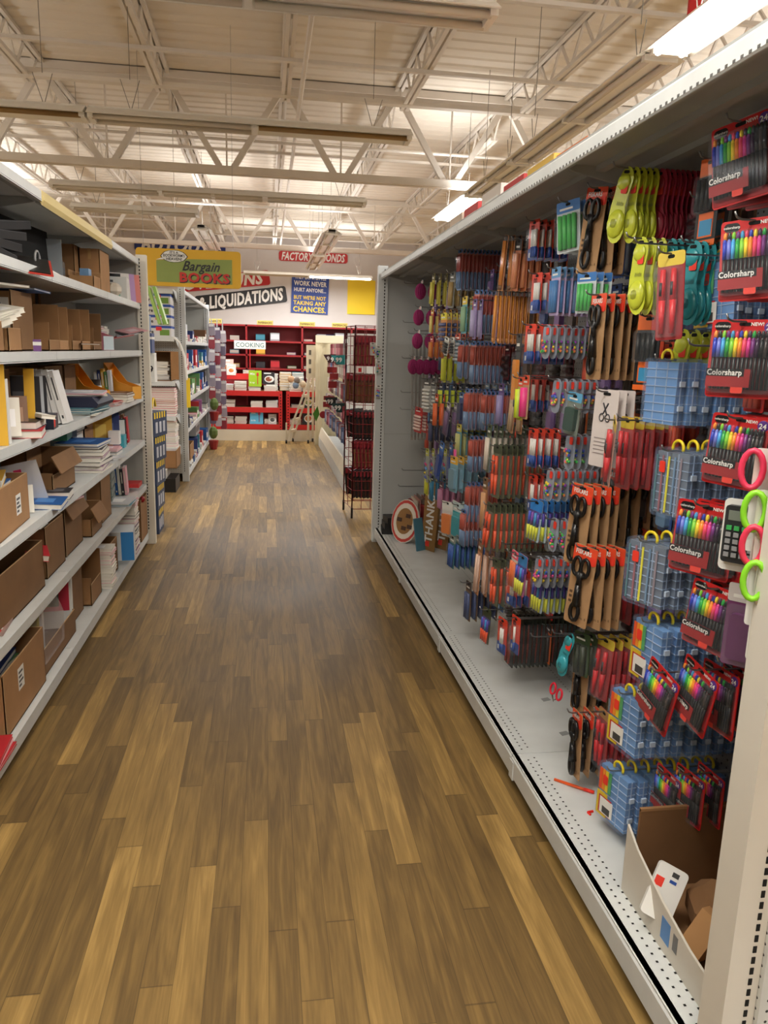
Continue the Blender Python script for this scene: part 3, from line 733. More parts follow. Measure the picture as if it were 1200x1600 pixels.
# ---------------------------------------------------------------- goods on the hooks
def seq(px, py, Xf, items, where, yaw=0, tilt=0, jit=3, s=None):
    """items = [(proto, n, spacing, desc)...] one behind another on a single hook"""
    p = at_x(px, py, Xf); x = Xf; first = True; rnd = random.Random(int(px*7+py))
    hook(max(.93, Xf-.02), p.y, p.z-.008, 'hook holding %s %s' % (items[0][3], where))
    for P, n, dx, desc in items:
        for i in range(n):
            if x > XB-.015: break
            a = math.radians(yaw*(1 if i == 0 else .6)+rnd.uniform(-jit, jit)); b = math.radians(tilt if first else rnd.uniform(-.4, .4)*jit)
            if first: lab = 'foremost %s %s' % (desc, where)
            elif i == 0: lab = 'foremost %s %s' % (desc, where)
            else: lab = '%s behind the foremost, %s' % (desc, where)
            inst(P, lab, (x, p.y, p.z-.003), (0, b, -math.pi/2+a), scale=s, group='%s %s' % (desc, where) if n > 2 and i else None)
            x += dx; first = False
MP = marker_pack(1, 1)
OI, OS, OP = organizer('insert'), organizer('strip'), organizer('plain')
LIME, MAR, TEAL = (196, 205, 60), (170, 56, 76), (50, 150, 160)
FL, FM, FT = foot_pack(LIME, .215), foot_pack(MAR, .215), foot_pack(TEAL, .215)
ORG = (232, 78, 44)
SC = scissor_card(ORG, .27)
CLUSTERS = [
 # markers, right edge, from the top down
 (MP, 1158, 184, 1.08, 3, .05, 'marker pack in red card', 'in the topmost corner row', 22, -8, .9),
 (tape_card(0), 1114, 243, 1.14, 2, .03, 'black and orange marker card', 'left of the topmost marker pack', 4, 0),
 (MP, 1180, 338, 1.05, 4, .035, 'rainbow marker pack', 'second from the top at the right edge', 42, -4, .84),
 (MP, 1166, 497, 1.05, 4, .035, 'rainbow marker pack', 'third from the top at the right edge', 42, 0, .84),
 (MP, 1160, 648, 1.06, 4, .035, 'rainbow marker pack', 'beside the pink scissor handles', 34, 4, .8),
 (MP, 1108, 785, 1.02, 3, .035, 'large rainbow marker pack', 'left of the calculator', 38, 3, .86),
 (MP, 1124, 915, 1.04, 4, .035, 'rainbow marker pack', 'below the one beside the calculator', 24, 6, .8),
 (MP, 1040, 1046, 1.0, 1, .03, 'single rainbow marker pack tilted edge-on', 'in the second lowest row', 2, 14, .8),
 (MP, 1098, 1042, 1.04, 3, .05, 'rainbow marker pack', 'in the second lowest row', 6, 12, .8),
 (MP, 1046, 1205, 1.12, 1, .03, 'rainbow marker pack', 'in the lowest row left above the open carton', 4, 0, .7),
 (MP, 1080, 1205, 1.14, 2, .06, 'rainbow marker pack', 'in the lowest row right above the open carton', 8, 0, .7),
 # organizer cases
 (OI, 1128, 402, 1.17, 4, .04, 'clear organizer case', 'in the topmost case row', 14, -4),
 (OP, 1043, 558, 1.08, 6, .042, 'blue organizer case', 'in the second case row', 12, 0),
 (OS, 1060, 700, 1.07, 6, .042, 'blue organizer case', 'in the third case row', 14, 0),
 (OS, 1018, 842, 1.02, 6, .045, 'striped organizer case', 'left of the large marker pack', 20, 0),
 (OI, 1022, 968, 1.04, 7, .042, 'blue organizer case', 'in the third lowest row', 10, 0),
 (OI, 985, 1080, 1.04, 8, .042, 'blue organizer case', 'in the second lowest row', 10, 0),
 (OI, 967, 1200, 1.04, 8, .042, 'blue organizer case', 'in the lowest row just over the deck', 10, 0),
 # scissors
 (SC, 935, 290, 1.06, 3, .04, 'black scissors on kraft card', 'top row beside lime packs', 24, 6),
 (SC, 937, 457, 1.05, 7, .031, 'black scissors on kraft card', 'below the lime packs', 8, 0),
 (SC, 912, 756, 1.0, 4, .032, 'black scissors on orange-topped card', 'right of the yellow highlighters', 22, 4),
 (SC, 955, 728, 1.10, 5, .04, 'black scissors on kraft card', 'behind the upper orange-topped ones', 15, 0),
 (SC, 917, 852, 1.0, 4, .032, 'black scissors on orange-topped card', 'in the lower row facing the aisle', 30, 5),
 (SC, 912, 996, 1.06, 3, .04, 'black scissors on kraft card', 'behind the teal foot-shaped pack', 10, 0),
 (scissor_card(ORG, .23), 903, 1110, 1.02, 3, .04, 'black scissors on kraft card', 'in the lowest row', 0, -4),
 (scissor_leaf(0), 950, 608, 1.04, 3, .03, 'pale card printed with a scissors drawing', 'beside the red knives', 20, 2),
 # knives
 (knife_pack((205, 36, 44), (214, 190, 70), .22, (150, 40, 44)), 1050, 391, 1.02, 1, .03, 'red knife pack with yellow header', 'in front of the teal packs', 26, -4),
 (knife_pack((205, 36, 44), (214, 190, 70), .21, (190, 150, 140)), 962, 652, 1.0, 1, .03, 'red knife pack swung sideways', 'before the row of red knives', -20, 16),
 (knife_pack((205, 36, 44), (214, 190, 70), .22, (170, 60, 60)), 982, 650, 1.08, 7, .032, 'red knife pack', 'under the tall kraft scissors cards', 6, 0),
 (knife_pack((205, 36, 44), (214, 190, 70), .24, (170, 60, 60)), 962, 862, 1.13, 4, .045, 'red knife pack', 'behind the lower orange-topped scissors', 12, 0),
 (knife_pack((205, 36, 44), (214, 190, 70), .22, (170, 60, 60)), 948, 995, 1.10, 4, .035, 'red knife pack with yellow header', 'right of the teal foot-shaped pack', 20, 4),
 (knife_pack((205, 36, 44), (180, 140, 90), .2, (170, 60, 60)), 945, 1108, 1.08, 5, .04, 'red knife pack', 'in the lowest row beside black scissors', 0, 0),
 (tape_card(1), 1017, 490, 1.12, 1, .03, 'black and orange marker card with blue square', 'between scissors and blue cases', 22, 0),
 # glue pens
 (glue_card(3), 836, 342, 1.06, 5, .032, 'red and blue glue pen card', 'in the top row', 10, 0),
 (glue_card(3), 840, 425, 1.06, 5, .032, 'red and blue glue pen card', 'in the second row', 10, 0),
 (glue_card(3), 830, 505, 1.04, 5, .032, 'red and blue glue pen card', 'in the third row', 14, 0),
 (glue_card(2), 836, 585, 1.14, 4, .032, 'red and blue glue pen card', 'behind the pink marker card', 4, 0),
 (glue_card(3), 834, 668, 1.05, 4, .032, 'red and blue glue pen card', 'in the fifth row', 10, 0),
 (glue_card(2), 834, 740, 1.08, 6, .026, 'red glue pen card', 'right above the blue-topped highlighters', 4, 0),
 (glue_card(2), 802, 890, 1.02, 3, .03, 'red and blue glue pen card', 'left of the lower highlighters', 14, 0),
 (glue_card(2), 786, 965, .98, 1, .03, 'pair of orange and blue glue pens', 'in front of the dark green packs', 10, 0),
 (glue_card(1), 807, 962, .99, 1, .03, 'single orange and blue glue pen', 'in front of the dark green packs', 10, 0),
 # pens, pins, highlighters
 (card(.10, .17, (205, 214, 220), (60, 120, 190), 'bars', (70, 180, 80), 4), 888, 312, 1.02, 3, .03, 'green pen pack with white band', 'in the top row', 28, -6),
 (card(.08, .13, (205, 214, 220), (60, 120, 190), 'bars', (70, 180, 80), 4), 918, 424, 1.04, 3, .03, 'green pen pack with white band', 'in the second row', 25, 0),
 (card(.07, .17, (190, 170, 210), (90, 150, 200), 'bars', (60, 120, 180), 3), 870, 416, 1.04, 9, .024, 'light blue pen pack', 'left of the green pens', 6, 0),
 (pin_blister(1), 856, 506, 1.04, 7, .028, 'push pin blister', 'in the third row', 12, 2),
 (pin_blister(2), 872, 590, 1.04, 6, .028, 'push pin blister', 'in the fourth row', 14, 4),
 (pin_blister(3), 893, 676, 1.03, 6, .025, 'push pin blister', 'left of the pale scissors cards', 14, 2),
 (pin_blister(4), 862, 730, 1.03, 7, .028, 'push pin blister', 'above the blue-topped highlighters', 12, 6),
 (pin_blister(5), 868, 808, 1.0, 3, .034, 'push pin blister', 'over the upper highlighters', 10, 6),
 (pin_blister(6), 844, 868, 1.02, 9, .028, 'push pin blister', 'between the two highlighter rows', 10, 4),
 (highlighter_pack((50, 130, 210), (222, 226, 60), (190, 215, 235)), 840, 780, 1.03, 10, .024, 'yellow highlighter pack with blue header', 'in the upper highlighter row', 18, 5),
 (highlighter_pack((210, 220, 235), (222, 226, 60), (170, 190, 210)), 845, 892, 1.05, 11, .024, 'yellow highlighter pack', 'in the lower highlighter row', 12, 4),
 (highlighter_pack((60, 130, 190), (220, 220, 70), (170, 90, 140)), 818, 866, .98, 1, .024, 'purple card of highlighters with blue top', 'swung out left of lower row', 10, 5),
 (card(.06, .16, (225, 225, 215), (240, 90, 120), 'bars', (240, 120, 60), 4), 806, 860, 1.0, 1, .02, 'rainbow pencil card', 'left of the purple highlighter card', 10, 4),
 (card(.05, .17, (196, 160, 120), (230, 90, 60), 'bars', (240, 60, 140), 1), 823, 585, 1.0, 1, .02, 'neon pink and yellow marker card', 'left of the push pins', 10, 0),
 (card(.05, .17, (200, 200, 60), (230, 90, 60), 'bars', (216, 240, 60), 1), 815, 588, 1.0, 1, .02, 'neon yellow marker card', 'touching the neon pink one', 10, 0),
 (card(.07, .14, (120, 130, 120), (90, 160, 200), 'block', (40, 70, 60), 1), 900, 612, 1.0, 1, .02, 'dark green notepad pack with white label', 'over the push pins', 15, 6),
 # pencils and pens, mid section
 (pencil_pack((226, 140, 40), (120, 80, 40), .24, 4), 792, 366, 1.06, 4, .03, 'orange pencil pack', 'in the top row', 8, 8),
 (card(.06, .22, (196, 120, 80), (40, 30, 30), 'bars', (232, 150, 100), 2), 812, 372, 1.10, 6, .03, 'orange and black pencil card', 'right of the topmost pencils', 8, 6),
 (pencil_pack((230, 150, 40), (226, 150, 60), .24, 3), 778, 452, 1.05, 13, .020, 'orange pencil pack', 'in the second row', 4, 5),
 (brush_pack((176, 70, 60), (110, 140, 180), .22), 720, 388, 1.06, 12, .022, 'red and blue pen pack', 'in the top row', 8, 0),
 (brush_pack((176, 70, 60), (110, 140, 180), .22), 746, 452, 1.06, 5, .022, 'red and blue pen pack', 'left of the second pencil row', 8, 4),
 (brush_pack((190, 80, 60), (110, 140, 180), .2), 722, 532, 1.04, 3, .03, 'red and blue pen pack', 'leftmost of the third pen row', 8, 2),
 (brush_pack((190, 80, 60), (110, 140, 180), .22), 741, 532, 1.06, 13, .022, 'red and blue pen pack', 'in the third pen row', 6, 0),
 (brush_pack((190, 80, 60), (110, 140, 180), .22), 731, 606, 1.05, 7, .022, 'red and blue pen pack', 'in the fourth pen row', 8, 0),
 (brush_pack((190, 80, 60), (110, 140, 180), .2), 758, 610, 1.10, 9, .022, 'red and blue pen pack', 'right half of the fourth pen row', 6, 0),
 (brush_pack((190, 80, 60), (110, 140, 180), .19), 738, 680, 1.05, 6, .024, 'red and blue pen pack', 'in the fifth pen row', 8, 0),
 (brush_pack((190, 80, 60), (110, 140, 180), .22), 733, 752, 1.04, 7, .024, 'red and blue pen pack', 'in the sixth pen row', 8, 0),
 (brush_pack((190, 80, 60), (110, 140, 180), .2), 725, 795, 1.02, 5, .024, 'red and blue pen pack', 'in the lowest pen row', 10, 0),
 (card(.05, .3, (40, 40, 42), (60, 60, 60), 'block', (236, 150, 50), 1), 812, 520, 1.03, 1, .02, 'narrow black level card with orange disc', 'beside the glue pens', 8, 0),
 (card(.045, .19, (120, 100, 160), (90, 70, 130), 'bars', (150, 140, 190), 1), 784, 598, 1.04, 1, .02, 'slim purple tube pack', 'above the white stick packs', 8, 0),
 (card(.045, .19, (150, 130, 180), (110, 90, 150), 'bars', (170, 160, 200), 1), 743, 466, 1.0, 2, .03, 'slim purple tube pack', 'under the topmost pen packs', 8, 0),
 (card(.05, .22, (200, 150, 110), (230, 160, 120), 'bars', (220, 190, 150), 2), 806, 600, 1.1, 2, .03, 'peach pencil card', 'hanging low beside the level card', 8, 8),
 (card(.05, .23, (120, 130, 110), (70, 90, 60), 'bars', (232, 220, 205), 2), 766, 662, 1.04, 9, .028, 'white stick pack with green header', 'above the green knife packs', 6, 4),
 (knife_pack((238, 86, 40), (70, 80, 60), .24, (110, 112, 80)), 778, 694, 1.02, 10, .026, 'orange knife pack on green card', 'in the upper knife row', 6, 0),
 (knife_pack((238, 86, 40), (70, 80, 60), .22, (110, 112, 80)), 768, 786, 1.0, 11, .026, 'orange knife pack on green card', 'in the middle knife row', 10, 8),
 (knife_pack((238, 86, 40), (70, 80, 60), .22, (100, 104, 74)), 776, 872, 1.02, 6, .03, 'orange knife pack on green card', 'in the third knife row', 6, 0),
 (highlighter_pack((60, 70, 44), (238, 86, 40), (70, 76, 50)), 762, 950, .98, 1, .02, 'green card with coloured crayons and orange knife', 'lowest and foremost', 14, 4),
 (knife_pack((150, 56, 40), (50, 56, 44), .24, (44, 46, 34)), 800, 958, 1.06, 15, .02, 'dark green knife pack', 'in the lowest knife row', 4, 0),
 (card(.05, .26, (200, 140, 90), (120, 90, 60), 'bars', (216, 160, 110), 2), 759, 745, 1.02, 1, .02, 'tall tan ruler card', 'left of the middle knives', 6, 0),
 (card(.05, .28, (206, 150, 110), (150, 100, 60), 'bars', (236, 200, 180), 2), 752, 842, 1.0, 3, .03, 'tall peach ruler card', 'left of the lower knives', 6, 6),
 (card(.07, .2, (110, 84, 60), (60, 50, 50), 'bars', (60, 74, 120), 3), 733, 908, .99, 5, .035, 'brown and navy brush card', 'lowest, over the bare deck', 6, 0),
 # far section
 (yarn((158, 40, 104)), 660, 437, 1.06, 2, .09, 'magenta yarn hank', 'in the top row', 0, 0), (yarn((158, 40, 104)), 657, 478, 1.06, 2, .09, 'magenta yarn hank', 'in the second row', 0, 0),
 (yarn((158, 40, 104)), 655, 515, 1.06, 2, .09, 'magenta yarn hank', 'in the third row', 0, 0), (yarn((158, 40, 104)), 648, 556, 1.06, 5, .05, 'magenta yarn hank', 'in the fourth row', 0, 0),
 (card(.05, .2, (226, 214, 80), (120, 110, 60), 'bars', (230, 220, 90), 2), 678, 426, 1.05, 6, .04, 'yellow marker pack', 'in the top row', 6, 6),
 (card(.07, .2, (150, 150, 140), (90, 90, 80), 'bars', (180, 150, 90), 3), 708, 424, 1.06, 5, .04, 'clear brush pack', 'in the top row', 8, 4),
 (card(.05, .16, (200, 70, 50), (230, 180, 60), 'bars', (240, 220, 120), 2), 676, 482, 1.08, 5, .04, 'red tube card', 'right of the magenta yarn', 6, 0),
 (card(.09, .18, (226, 150, 60), (230, 220, 60), 'hbars', (70, 80, 130), 4), 694, 488, 1.04, 6, .035, 'orange and yellow battery card', 'in the second row', 10, 0),
 (card(.07, .2, (110, 180, 190), (230, 200, 60), 'bars', (150, 190, 150), 3), 727, 462, 1.08, 4, .04, 'aqua pen card', 'left of the purple tube', 6, 0),
 (card(.06, .14, (200, 90, 60), (180, 60, 50), 'bars', (230, 140, 60), 2), 675, 524, 1.05, 6, .036, 'orange crayon card', 'in the third row', 6, 0),
 (card(.06, .1, (214, 214, 206), (235, 235, 230), 'hbars', (60, 60, 60), 4), 699, 526, 1.02, 2, .03, 'white printed card askew', 'in the third row', 16, 14),
 (card(.05, .2, (200, 205, 60), (80, 90, 60), 'bars', (220, 225, 70), 1), 696, 545, 1.08, 4, .04, 'slim lime pen card', 'in the third row', 6, 0),
 (card(.08, .17, (120, 170, 190), (200, 90, 70), 'hbars', (200, 210, 220), 5), 716, 520, 1.08, 5, .035, 'light blue battery card', 'in the third row', 6, 0),
 (card(.1, .22, (180, 180, 178), (60, 60, 62), 'hbars', (226, 226, 222), 6), 668, 590, 1.03, 2, .04, 'grey card of white rolls', 'in the fifth row', 14, 0),
 (card(.06, .15, (36, 60, 90), (30, 40, 70), 'bars', (218, 230, 50), 2), 690, 598, 1.05, 7, .04, 'neon yellow and navy marker card', 'in the fifth row', 8, 0),
 (card(.05, .2, (70, 60, 60), (240, 100, 50), 'bars', (240, 110, 50), 1), 683, 615, 1.02, 2, .04, 'slim orange pen card', 'in the fifth row', 8, 0),
 (card(.06, .2, (120, 110, 140), (170, 160, 170), 'bars', (120, 90, 130), 3), 702, 628, 1.02, 5, .04, 'purple pen card tilted', 'in the sixth row', 8, 14),
 (card(.07, .17, (30, 60, 130), (60, 110, 170), 'block', (24, 40, 90), 1), 722, 612, 1.06, 5, .035, 'navy blue pack', 'in the sixth row', 6, 0),
 (card(.09, .17, (206, 44, 40), (190, 30, 30), 'hbars', (230, 200, 190), 5), 655, 636, 1.02, 2, .04, 'red card with white strips', 'beside the long rulers', 20, 4),
 (card(.07, .17, (50, 50, 60), (90, 80, 80), 'bars', (60, 70, 110), 3), 675, 650, 1.08, 5, .04, 'black pen card', 'right of the red card', 6, 0),
 (card(.07, .19, (110, 170, 190), (210, 200, 80), 'bars', (190, 190, 120), 3), 718, 662, 1.06, 5, .035, 'aqua and yellow pen card', 'in the seventh row', 6, 0),
 (card(.06, .22, (170, 180, 170), (210, 214, 80), 'balls', (1, 1, 1), 9), 668, 700, 1.03, 4, .04, 'grey craft card', 'in the eighth row', 6, 0),
 (card(.06, .24, (40, 80, 160), (70, 120, 190), 'block', (34, 70, 150), 1), 692, 690, 1.02, 4, .05, 'blue folder pack tilted', 'in the eighth row', 10, 16),
 (card(.09, .2, (130, 180, 200), (230, 180, 60), 'block', (120, 160, 180), 1), 710, 712, 1.02, 5, .04, 'light blue craft card', 'in the eighth row', 14, 0),
 (card(.05, .15, (236, 70, 150), (236, 90, 160), 'bars', (240, 80, 160), 1), 716, 690, 1.06, 1, .04, 'hot pink pen card', 'over the light blue craft card', 6, 0),
 (card(.05, .17, (220, 220, 60), (60, 60, 60), 'bars', (226, 226, 50), 2), 668, 733, 1.04, 3, .04, 'yellow marker card', 'above the round tray', 6, 0),
 (card(.05, .17, (60, 150, 190), (60, 60, 60), 'bars', (40, 130, 170), 2), 676, 742, 1.06, 4, .04, 'aqua marker card', 'above the round tray', 6, 0),
 (card(.07, .18, (200, 120, 160), (90, 60, 80), 'bars', (220, 150, 190), 2), 690, 752, 1.1, 4, .04, 'pink craft card', 'above the kraft signs', 6, 0),
 (card(.12, .2, (224, 228, 226), (232, 236, 234), 'block', (232, 130, 50), 1), 700, 783, 1.0, 2, .05, 'white and orange craft pack', 'right of the kraft sign', 20, -3),
 (card(.12, .21, (50, 170, 180), (190, 210, 214), 'block', (40, 160, 175), 1), 716, 786, 1.02, 4, .05, 'turquoise craft pack', 'right of the kraft sign', 16, 0),
 (card(.07, .18, (60, 120, 130), (150, 160, 150), 'bars', (50, 90, 170), 3), 708, 836, .98, 7, .03, 'blue and green pen pack', 'hanging lowest over the far deck', 10, 4),
]
for c in CLUSTERS:
    P, px, py, Xf, n, dx, desc, where, yaw, tilt = c[:10]
    hang(P, px, py, Xf, n, dx, desc, where, yaw=yaw, tilt=tilt, s=(c[10],)*3 if len(c) > 10 else None)
seq(982, 258, 1.05, [(FL, 5, .020, 'lime foot-shaped pack'), (FM, 11, .0165, 'maroon foot-shaped pack')], 'in the top row', yaw=26, tilt=10)
seq(1003, 368, 1.05, [(FL, 3, .03, 'lime foot-shaped pack'), (FT, 8, .020, 'teal foot-shaped pack')], 'in the second row', yaw=18, tilt=0)
seq(1085, 374, 1.10, [(FT, 7, .022, 'teal foot-shaped pack')], 'behind the blue case', yaw=22)
seq(1068, 512, 1.11, [(FL, 4, .034, 'lime foot-shaped pack'), (foot_pack((110, 70, 130), .215), 3, .03, 'purple foot-shaped pack')], 'above the second case row', yaw=18)
seq(893, 988, 1.0, [(foot_pack((60, 160, 175), .17), 1, .04, 'teal foot-shaped pack'), (card(.07, .15, (60, 80, 50), (60, 80, 50), 'bars', (50, 60, 40), 2), 2, .03, 'dark green card')], 'in the second lowest row', yaw=24, tilt=14)

# deeper hooks between the full ones: individually coloured cards
FC = [('red', (196, 48, 42), (230, 90, 60)), ('blue', (50, 90, 160), (120, 160, 200)), ('black', (34, 34, 38), (90, 90, 96)), ('orange', (224, 110, 50), (60, 50, 46)), ('purple', (90, 60, 120), (150, 120, 180)),
      ('maroon', (110, 30, 40), (60, 20, 26)), ('navy', (28, 40, 80), (50, 70, 120)), ('brown', (120, 84, 56), (70, 50, 36))]
rf = random.Random(5)
FP = [(nm, card(.08, .18, a, b, ['bars', 'block', 'hbars'][i % 3], b, 3)) for i, (nm, a, b) in enumerate(FC)]
rows = ['top', 'second', 'third', 'fourth', 'fifth', 'sixth', 'seventh', 'eighth', 'ninth']
for r in range(9):
    zt = 2.02-r*.2
    y = 1.62 if r < 7 else 2.0
    k = 0
    while y < 5.7:
        if (y > 2.9 or r < 7) and rf.random() < .85:
            if not (r >= 8 and (y > 4.2 or y < 1.9)):
                nm, P = FP[(rf.randrange(8))] if y < 4.8 else FP[rf.randrange(8)]
                sect = 'near' if y < 2.8 else ('middle' if y < 4.2 else 'far')
                yy = y+rf.uniform(-.02, .02)
                hook(1.20, yy, zt-.008, 'chrome peg hook deep in the %s row of the %s section' % (rows[r], sect))
                for i in range(2 if yy < 2.8 else 1):
                    inst(P, '%s card hanging deep in the %s row of the %s section' % (nm, rows[r], sect), (1.22+.045*i, yy, zt-.003), (0, 0, -math.pi/2+math.radians(rf.uniform(-3, 3))), group='%s cards deep in the %s row, %s section' % (nm, rows[r], sect))
        y += .17; k += 1
# empty hooks standing out
for px, py, w in ((1000, 380, 'above the lime packs of the second row'), (1085, 540, 'above the purple packs'), (905, 640, 'beside the pale scissors cards'), (870, 990, 'over the bare deck left of the teal pack'), (1130, 1035, 'below the lower marker packs'), (836, 995, 'under the dark green packs'), (770, 720, 'poking through the upper knives'), (790, 850, 'under the middle knives')):
    p = at_x(px, py, 1.0); hook(1.0, p.y, p.z, 'empty chrome peg hook %s' % w, None)
for k, (px, py) in enumerate(((612, 448), (612, 505), (610, 560), (612, 612), (608, 640), (606, 735), (604, 760))):
    p = at_x(637+(k % 3)*3, py, 1.12); hook(1.06, min(5.95, p.y), p.z, 'empty chrome peg hook against the grey end panel, %s from the top' % ['first', 'second', 'third', 'fourth', 'fifth', 'sixth', 'seventh'][k])
# long grey rulers by the end panel
mb = MB(); mb.box(-.016, .016, 0, .0015, -.78, 0, M((132, 130, 126), .4, .5)); mb.box(-.006, .006, -.0005, 0, -.76, -.03, M((96, 94, 92), .5))
RUL = ('metal_ruler', 'ruler', mb.mesh('metal_ruler'))
hook(1.06, 5.72, 1.70, 'long chrome peg hook holding the metal rulers by the end panel')
for i in range(8): inst(RUL, 'long grey metal ruler hanging in a bunch beside the end panel', (1.08+.03*i, 5.72, 1.69), (0, math.radians(-3+i*.6), -math.pi/2+.3), group='long metal rulers beside the end panel')

# scissors, calculator and cards at the near post
def scissors(c, L=.2, card_=True):
    mb = MB(); m = M(c, .3)
    for s_ in (-1, 1): mb.tube([(s_*.027+.019*math.cos(t), 0, -.04+.036*math.sin(t)) for t in [2*math.pi*k/16 for k in range(16)]], .0062, m, 7, True)
    p2 = MB(); p2.rod((-.02, 0, -.075), (.006, 0, -L), .005, M((196, 198, 200), .2, .9), 4, .001); p2.rod((.02, .003, -.075), (-.004, .003, -L), .005, M((196, 198, 200), .2, .9), 4, .001)
    p3 = MB(); p3.prism(RR(.05, .2, .006, 2), .01, .012, WHT)
    return ('scissors', 'scissors', [('handle', mb.mesh('handle', True)), ('blade', p2.mesh('blade'))]+([('backing_card', p3.mesh('backing_card'))] if card_ else []))
for px, py, c, l in ((1202, 712, (232, 60, 96), 'pink-handled scissors, upper pair at the near post'), (1206, 778, (140, 220, 50), 'lime-handled scissors, upper pair at the near post'),
                     (1203, 832, (226, 60, 90), 'pink-handled scissors, lower pair at the near post'), (1205, 888, (140, 220, 50), 'lime-handled scissors, lowest pair at the near post')):
    p = at_x(px, py, .93); inst(scissors(c, .12), l, (p.x, p.y-.002, p.z+.012), (0, 0, -math.radians(35)))
p = at_x(872, 1072, .99); inst(scissors((222, 30, 60), .11, False), 'small red-handled scissors hanging upside down below the teal pack', (p.x, p.y, p.z), (0, .3, -1.2), scale=(.62, .62, .62))
mb = MB(); mb.prism(RR(.085, .15, .01, 3), 0, .004, WHT); p2 = MB(); p2.prism(RR(.07, .118, .006, 2, z0=-.012), -.014, 0, M((40, 42, 46), .4)); p2.box(-.028, .028, -.0148, -.014, -.042, -.022, M((120, 130, 120), .3))
p3 = MB()
for i in range(4):
    for j in range(5): p3.box(-.029+i*.015, -.019+i*.015, -.018, -.014, -.062-j*.014, -.053-j*.014, M((150, 152, 156), .5) if j else M((60, 170, 90), .5))
p = at_x(1168, 782, .96); inst(('calculator_pack', 'calculator', [('backing_card', mb.mesh('backing_card')), ('calculator', p2.mesh('calculator')), ('keys', p3.mesh('keys'))]), 'dark grey calculator on a white card beside the near post', p[:], (0, 0, -math.radians(50)))
P = card(.08, .18, (110, 50, 100), (210, 205, 205), 'block', (96, 40, 90), 1)
p = at_x(1172, 915, .985); inst(P, 'purple card with white header under the calculator', p[:], (0, 0, -math.radians(50)))

# small packs clipped on the far end frame
for i, (px, py) in enumerate(((582, 535), (591, 540), (591, 563), (591, 601))):
    P = card(.045, .10, (200, 202, 196), WHT.name and (224, 224, 220), 'balls', (1, 1, 1), 6+i)
    p = at_y(px, py, RY1-.0); inst(P, ['small white card with green bits, leftmost on the far end post', 'small white card hung highest on the far end post', 'small white card with red bits on the far end post', 'small white card with mixed bits, lowest on the far end post'][i], (p.x, RY1-.03-(.0 if i else .0), p.z), (0, .1*(i % 2), -.2))

# ---------------------------------------------------------------- things on the deck
def kraft_sign(label, px, py, X, lean):
    mb = MB(); w, h = .16, .5
    mb.prism([(-.07, 0), (.07, 0), (.08, .5), (-.08, .5)][::-1], 0, .006, M((150, 112, 62), .7, noise=.1, nscale=12)); mb.tube([(.0, .003, .49), (-.02, .003, .53), (.02, .003, .53), (.0, .003, .49)], .002, KRAFT, 4)
    p2 = MB(); T = Matrix.Rotation(-math.pi/2, 4, 'Y'); p2.text('THANKS', .06, -.002, -.035, .11, WHT, 'LEFT', .03, width=.36, T=T)
    p3 = MB(); p3.box(-.03, .01, -.003, 0, .03, .07, STICKER)
    p = at_z(px, py, DZ); inst(('kraft_sign', 'sign', [('board', mb.mesh('board')), ('lettering', p2.mesh('lettering')), ('price_sticker', p3.mesh('price_sticker'))]), label, (p.x, p.y, DZ), (lean, 0, -1.05))
kraft_sign('tall kraft sign lettered THANKS standing upright on the deck', 668, 860, 1.1, -.06)
kraft_sign('tall kraft sign lettered THANKS half hidden behind the upright one', 688, 858, 1.1, -.1)
p = at_z(628, 845, DZ)
mb = MB(); n = 20; ring = [(.15*math.cos(2*math.pi*k/n), .17+.17*math.sin(2*math.pi*k/n)) for k in range(n)]
mb.prism(ring, 0, .012, M((222, 216, 206), .5)); p2 = MB()
for s_, c in ((1.0, (196, 60, 50)), (.86, (230, 222, 208)), (.62, (150, 110, 60))): p2.prism([(a*s_*.96, .17+(b-.17)*s_*.96) for a, b in ring], -.001-(1-s_)*.01, 0, M(c, .5))
for a, b in ((-.05, .16), (.04, .2), (.01, .1), (.07, .12)): p2.box(a-.03, a+.02, -.007, 0, b, b+.03, M((70, 44, 34), .5))
inst(('round_tray', 'tray', [('rim', mb.mesh('rim')), ('printed_face', p2.mesh('printed_face'))]), 'round printed tray leaning at the far end of the deck', (1.02, 5.6, DZ), (-.2, 0, -1.0))
for i in range(3):
    mb = MB(); mb.box(-.11, .11, -.08, .08, 0, .048, M((22, 22, 24), .5)); p2 = MB(); p2.box(-.02, .05, -.0815, -.08, .008, .036, M((190, 180, 176), .6))
    inst(('black_box', 'box', [('carton_body', mb.mesh('carton_body')), ('label', p2.mesh('label'))]), ['lowest', 'middle', 'topmost'][i]+' flat black box in the small stack against the end panel', (1.03+.01*i, 5.95-.02*i, DZ+.049*i), (0, 0, .1*i-.1))
mb = MB(); mb.box(-.01, .01, -.16, .16, 0, .3, M((150, 40, 44), .5)); inst(('booklet', 'book', mb.mesh('booklet')), 'red booklet leaning beside the round tray', (1.2, 5.72, DZ), (0, -.15, .2))
mb = MB(); mb.box(-.006, .006, -.06, .06, 0, .27, M((70, 120, 140), .5)); inst(('booklet', 'book', mb.mesh('booklet')), 'teal booklet leaning between the tray and the kraft signs', (1.13, 5.36, DZ), (0, -.2, -1.0), scale=(1, .7, .9))
mb = MB()
for k in range(9): mb.box(1.14+.02*k, 1.15+.02*k, 5.62, 5.86, DZ, DZ+.32+.01*(k % 3), M([(196, 180, 160), (170, 120, 110), (120, 100, 90)][k % 3], .6))
inst(('magazine_row', 'magazines', mb.mesh('magazine_row')), 'row of pale folders standing behind the round tray', (0, 0, 0))
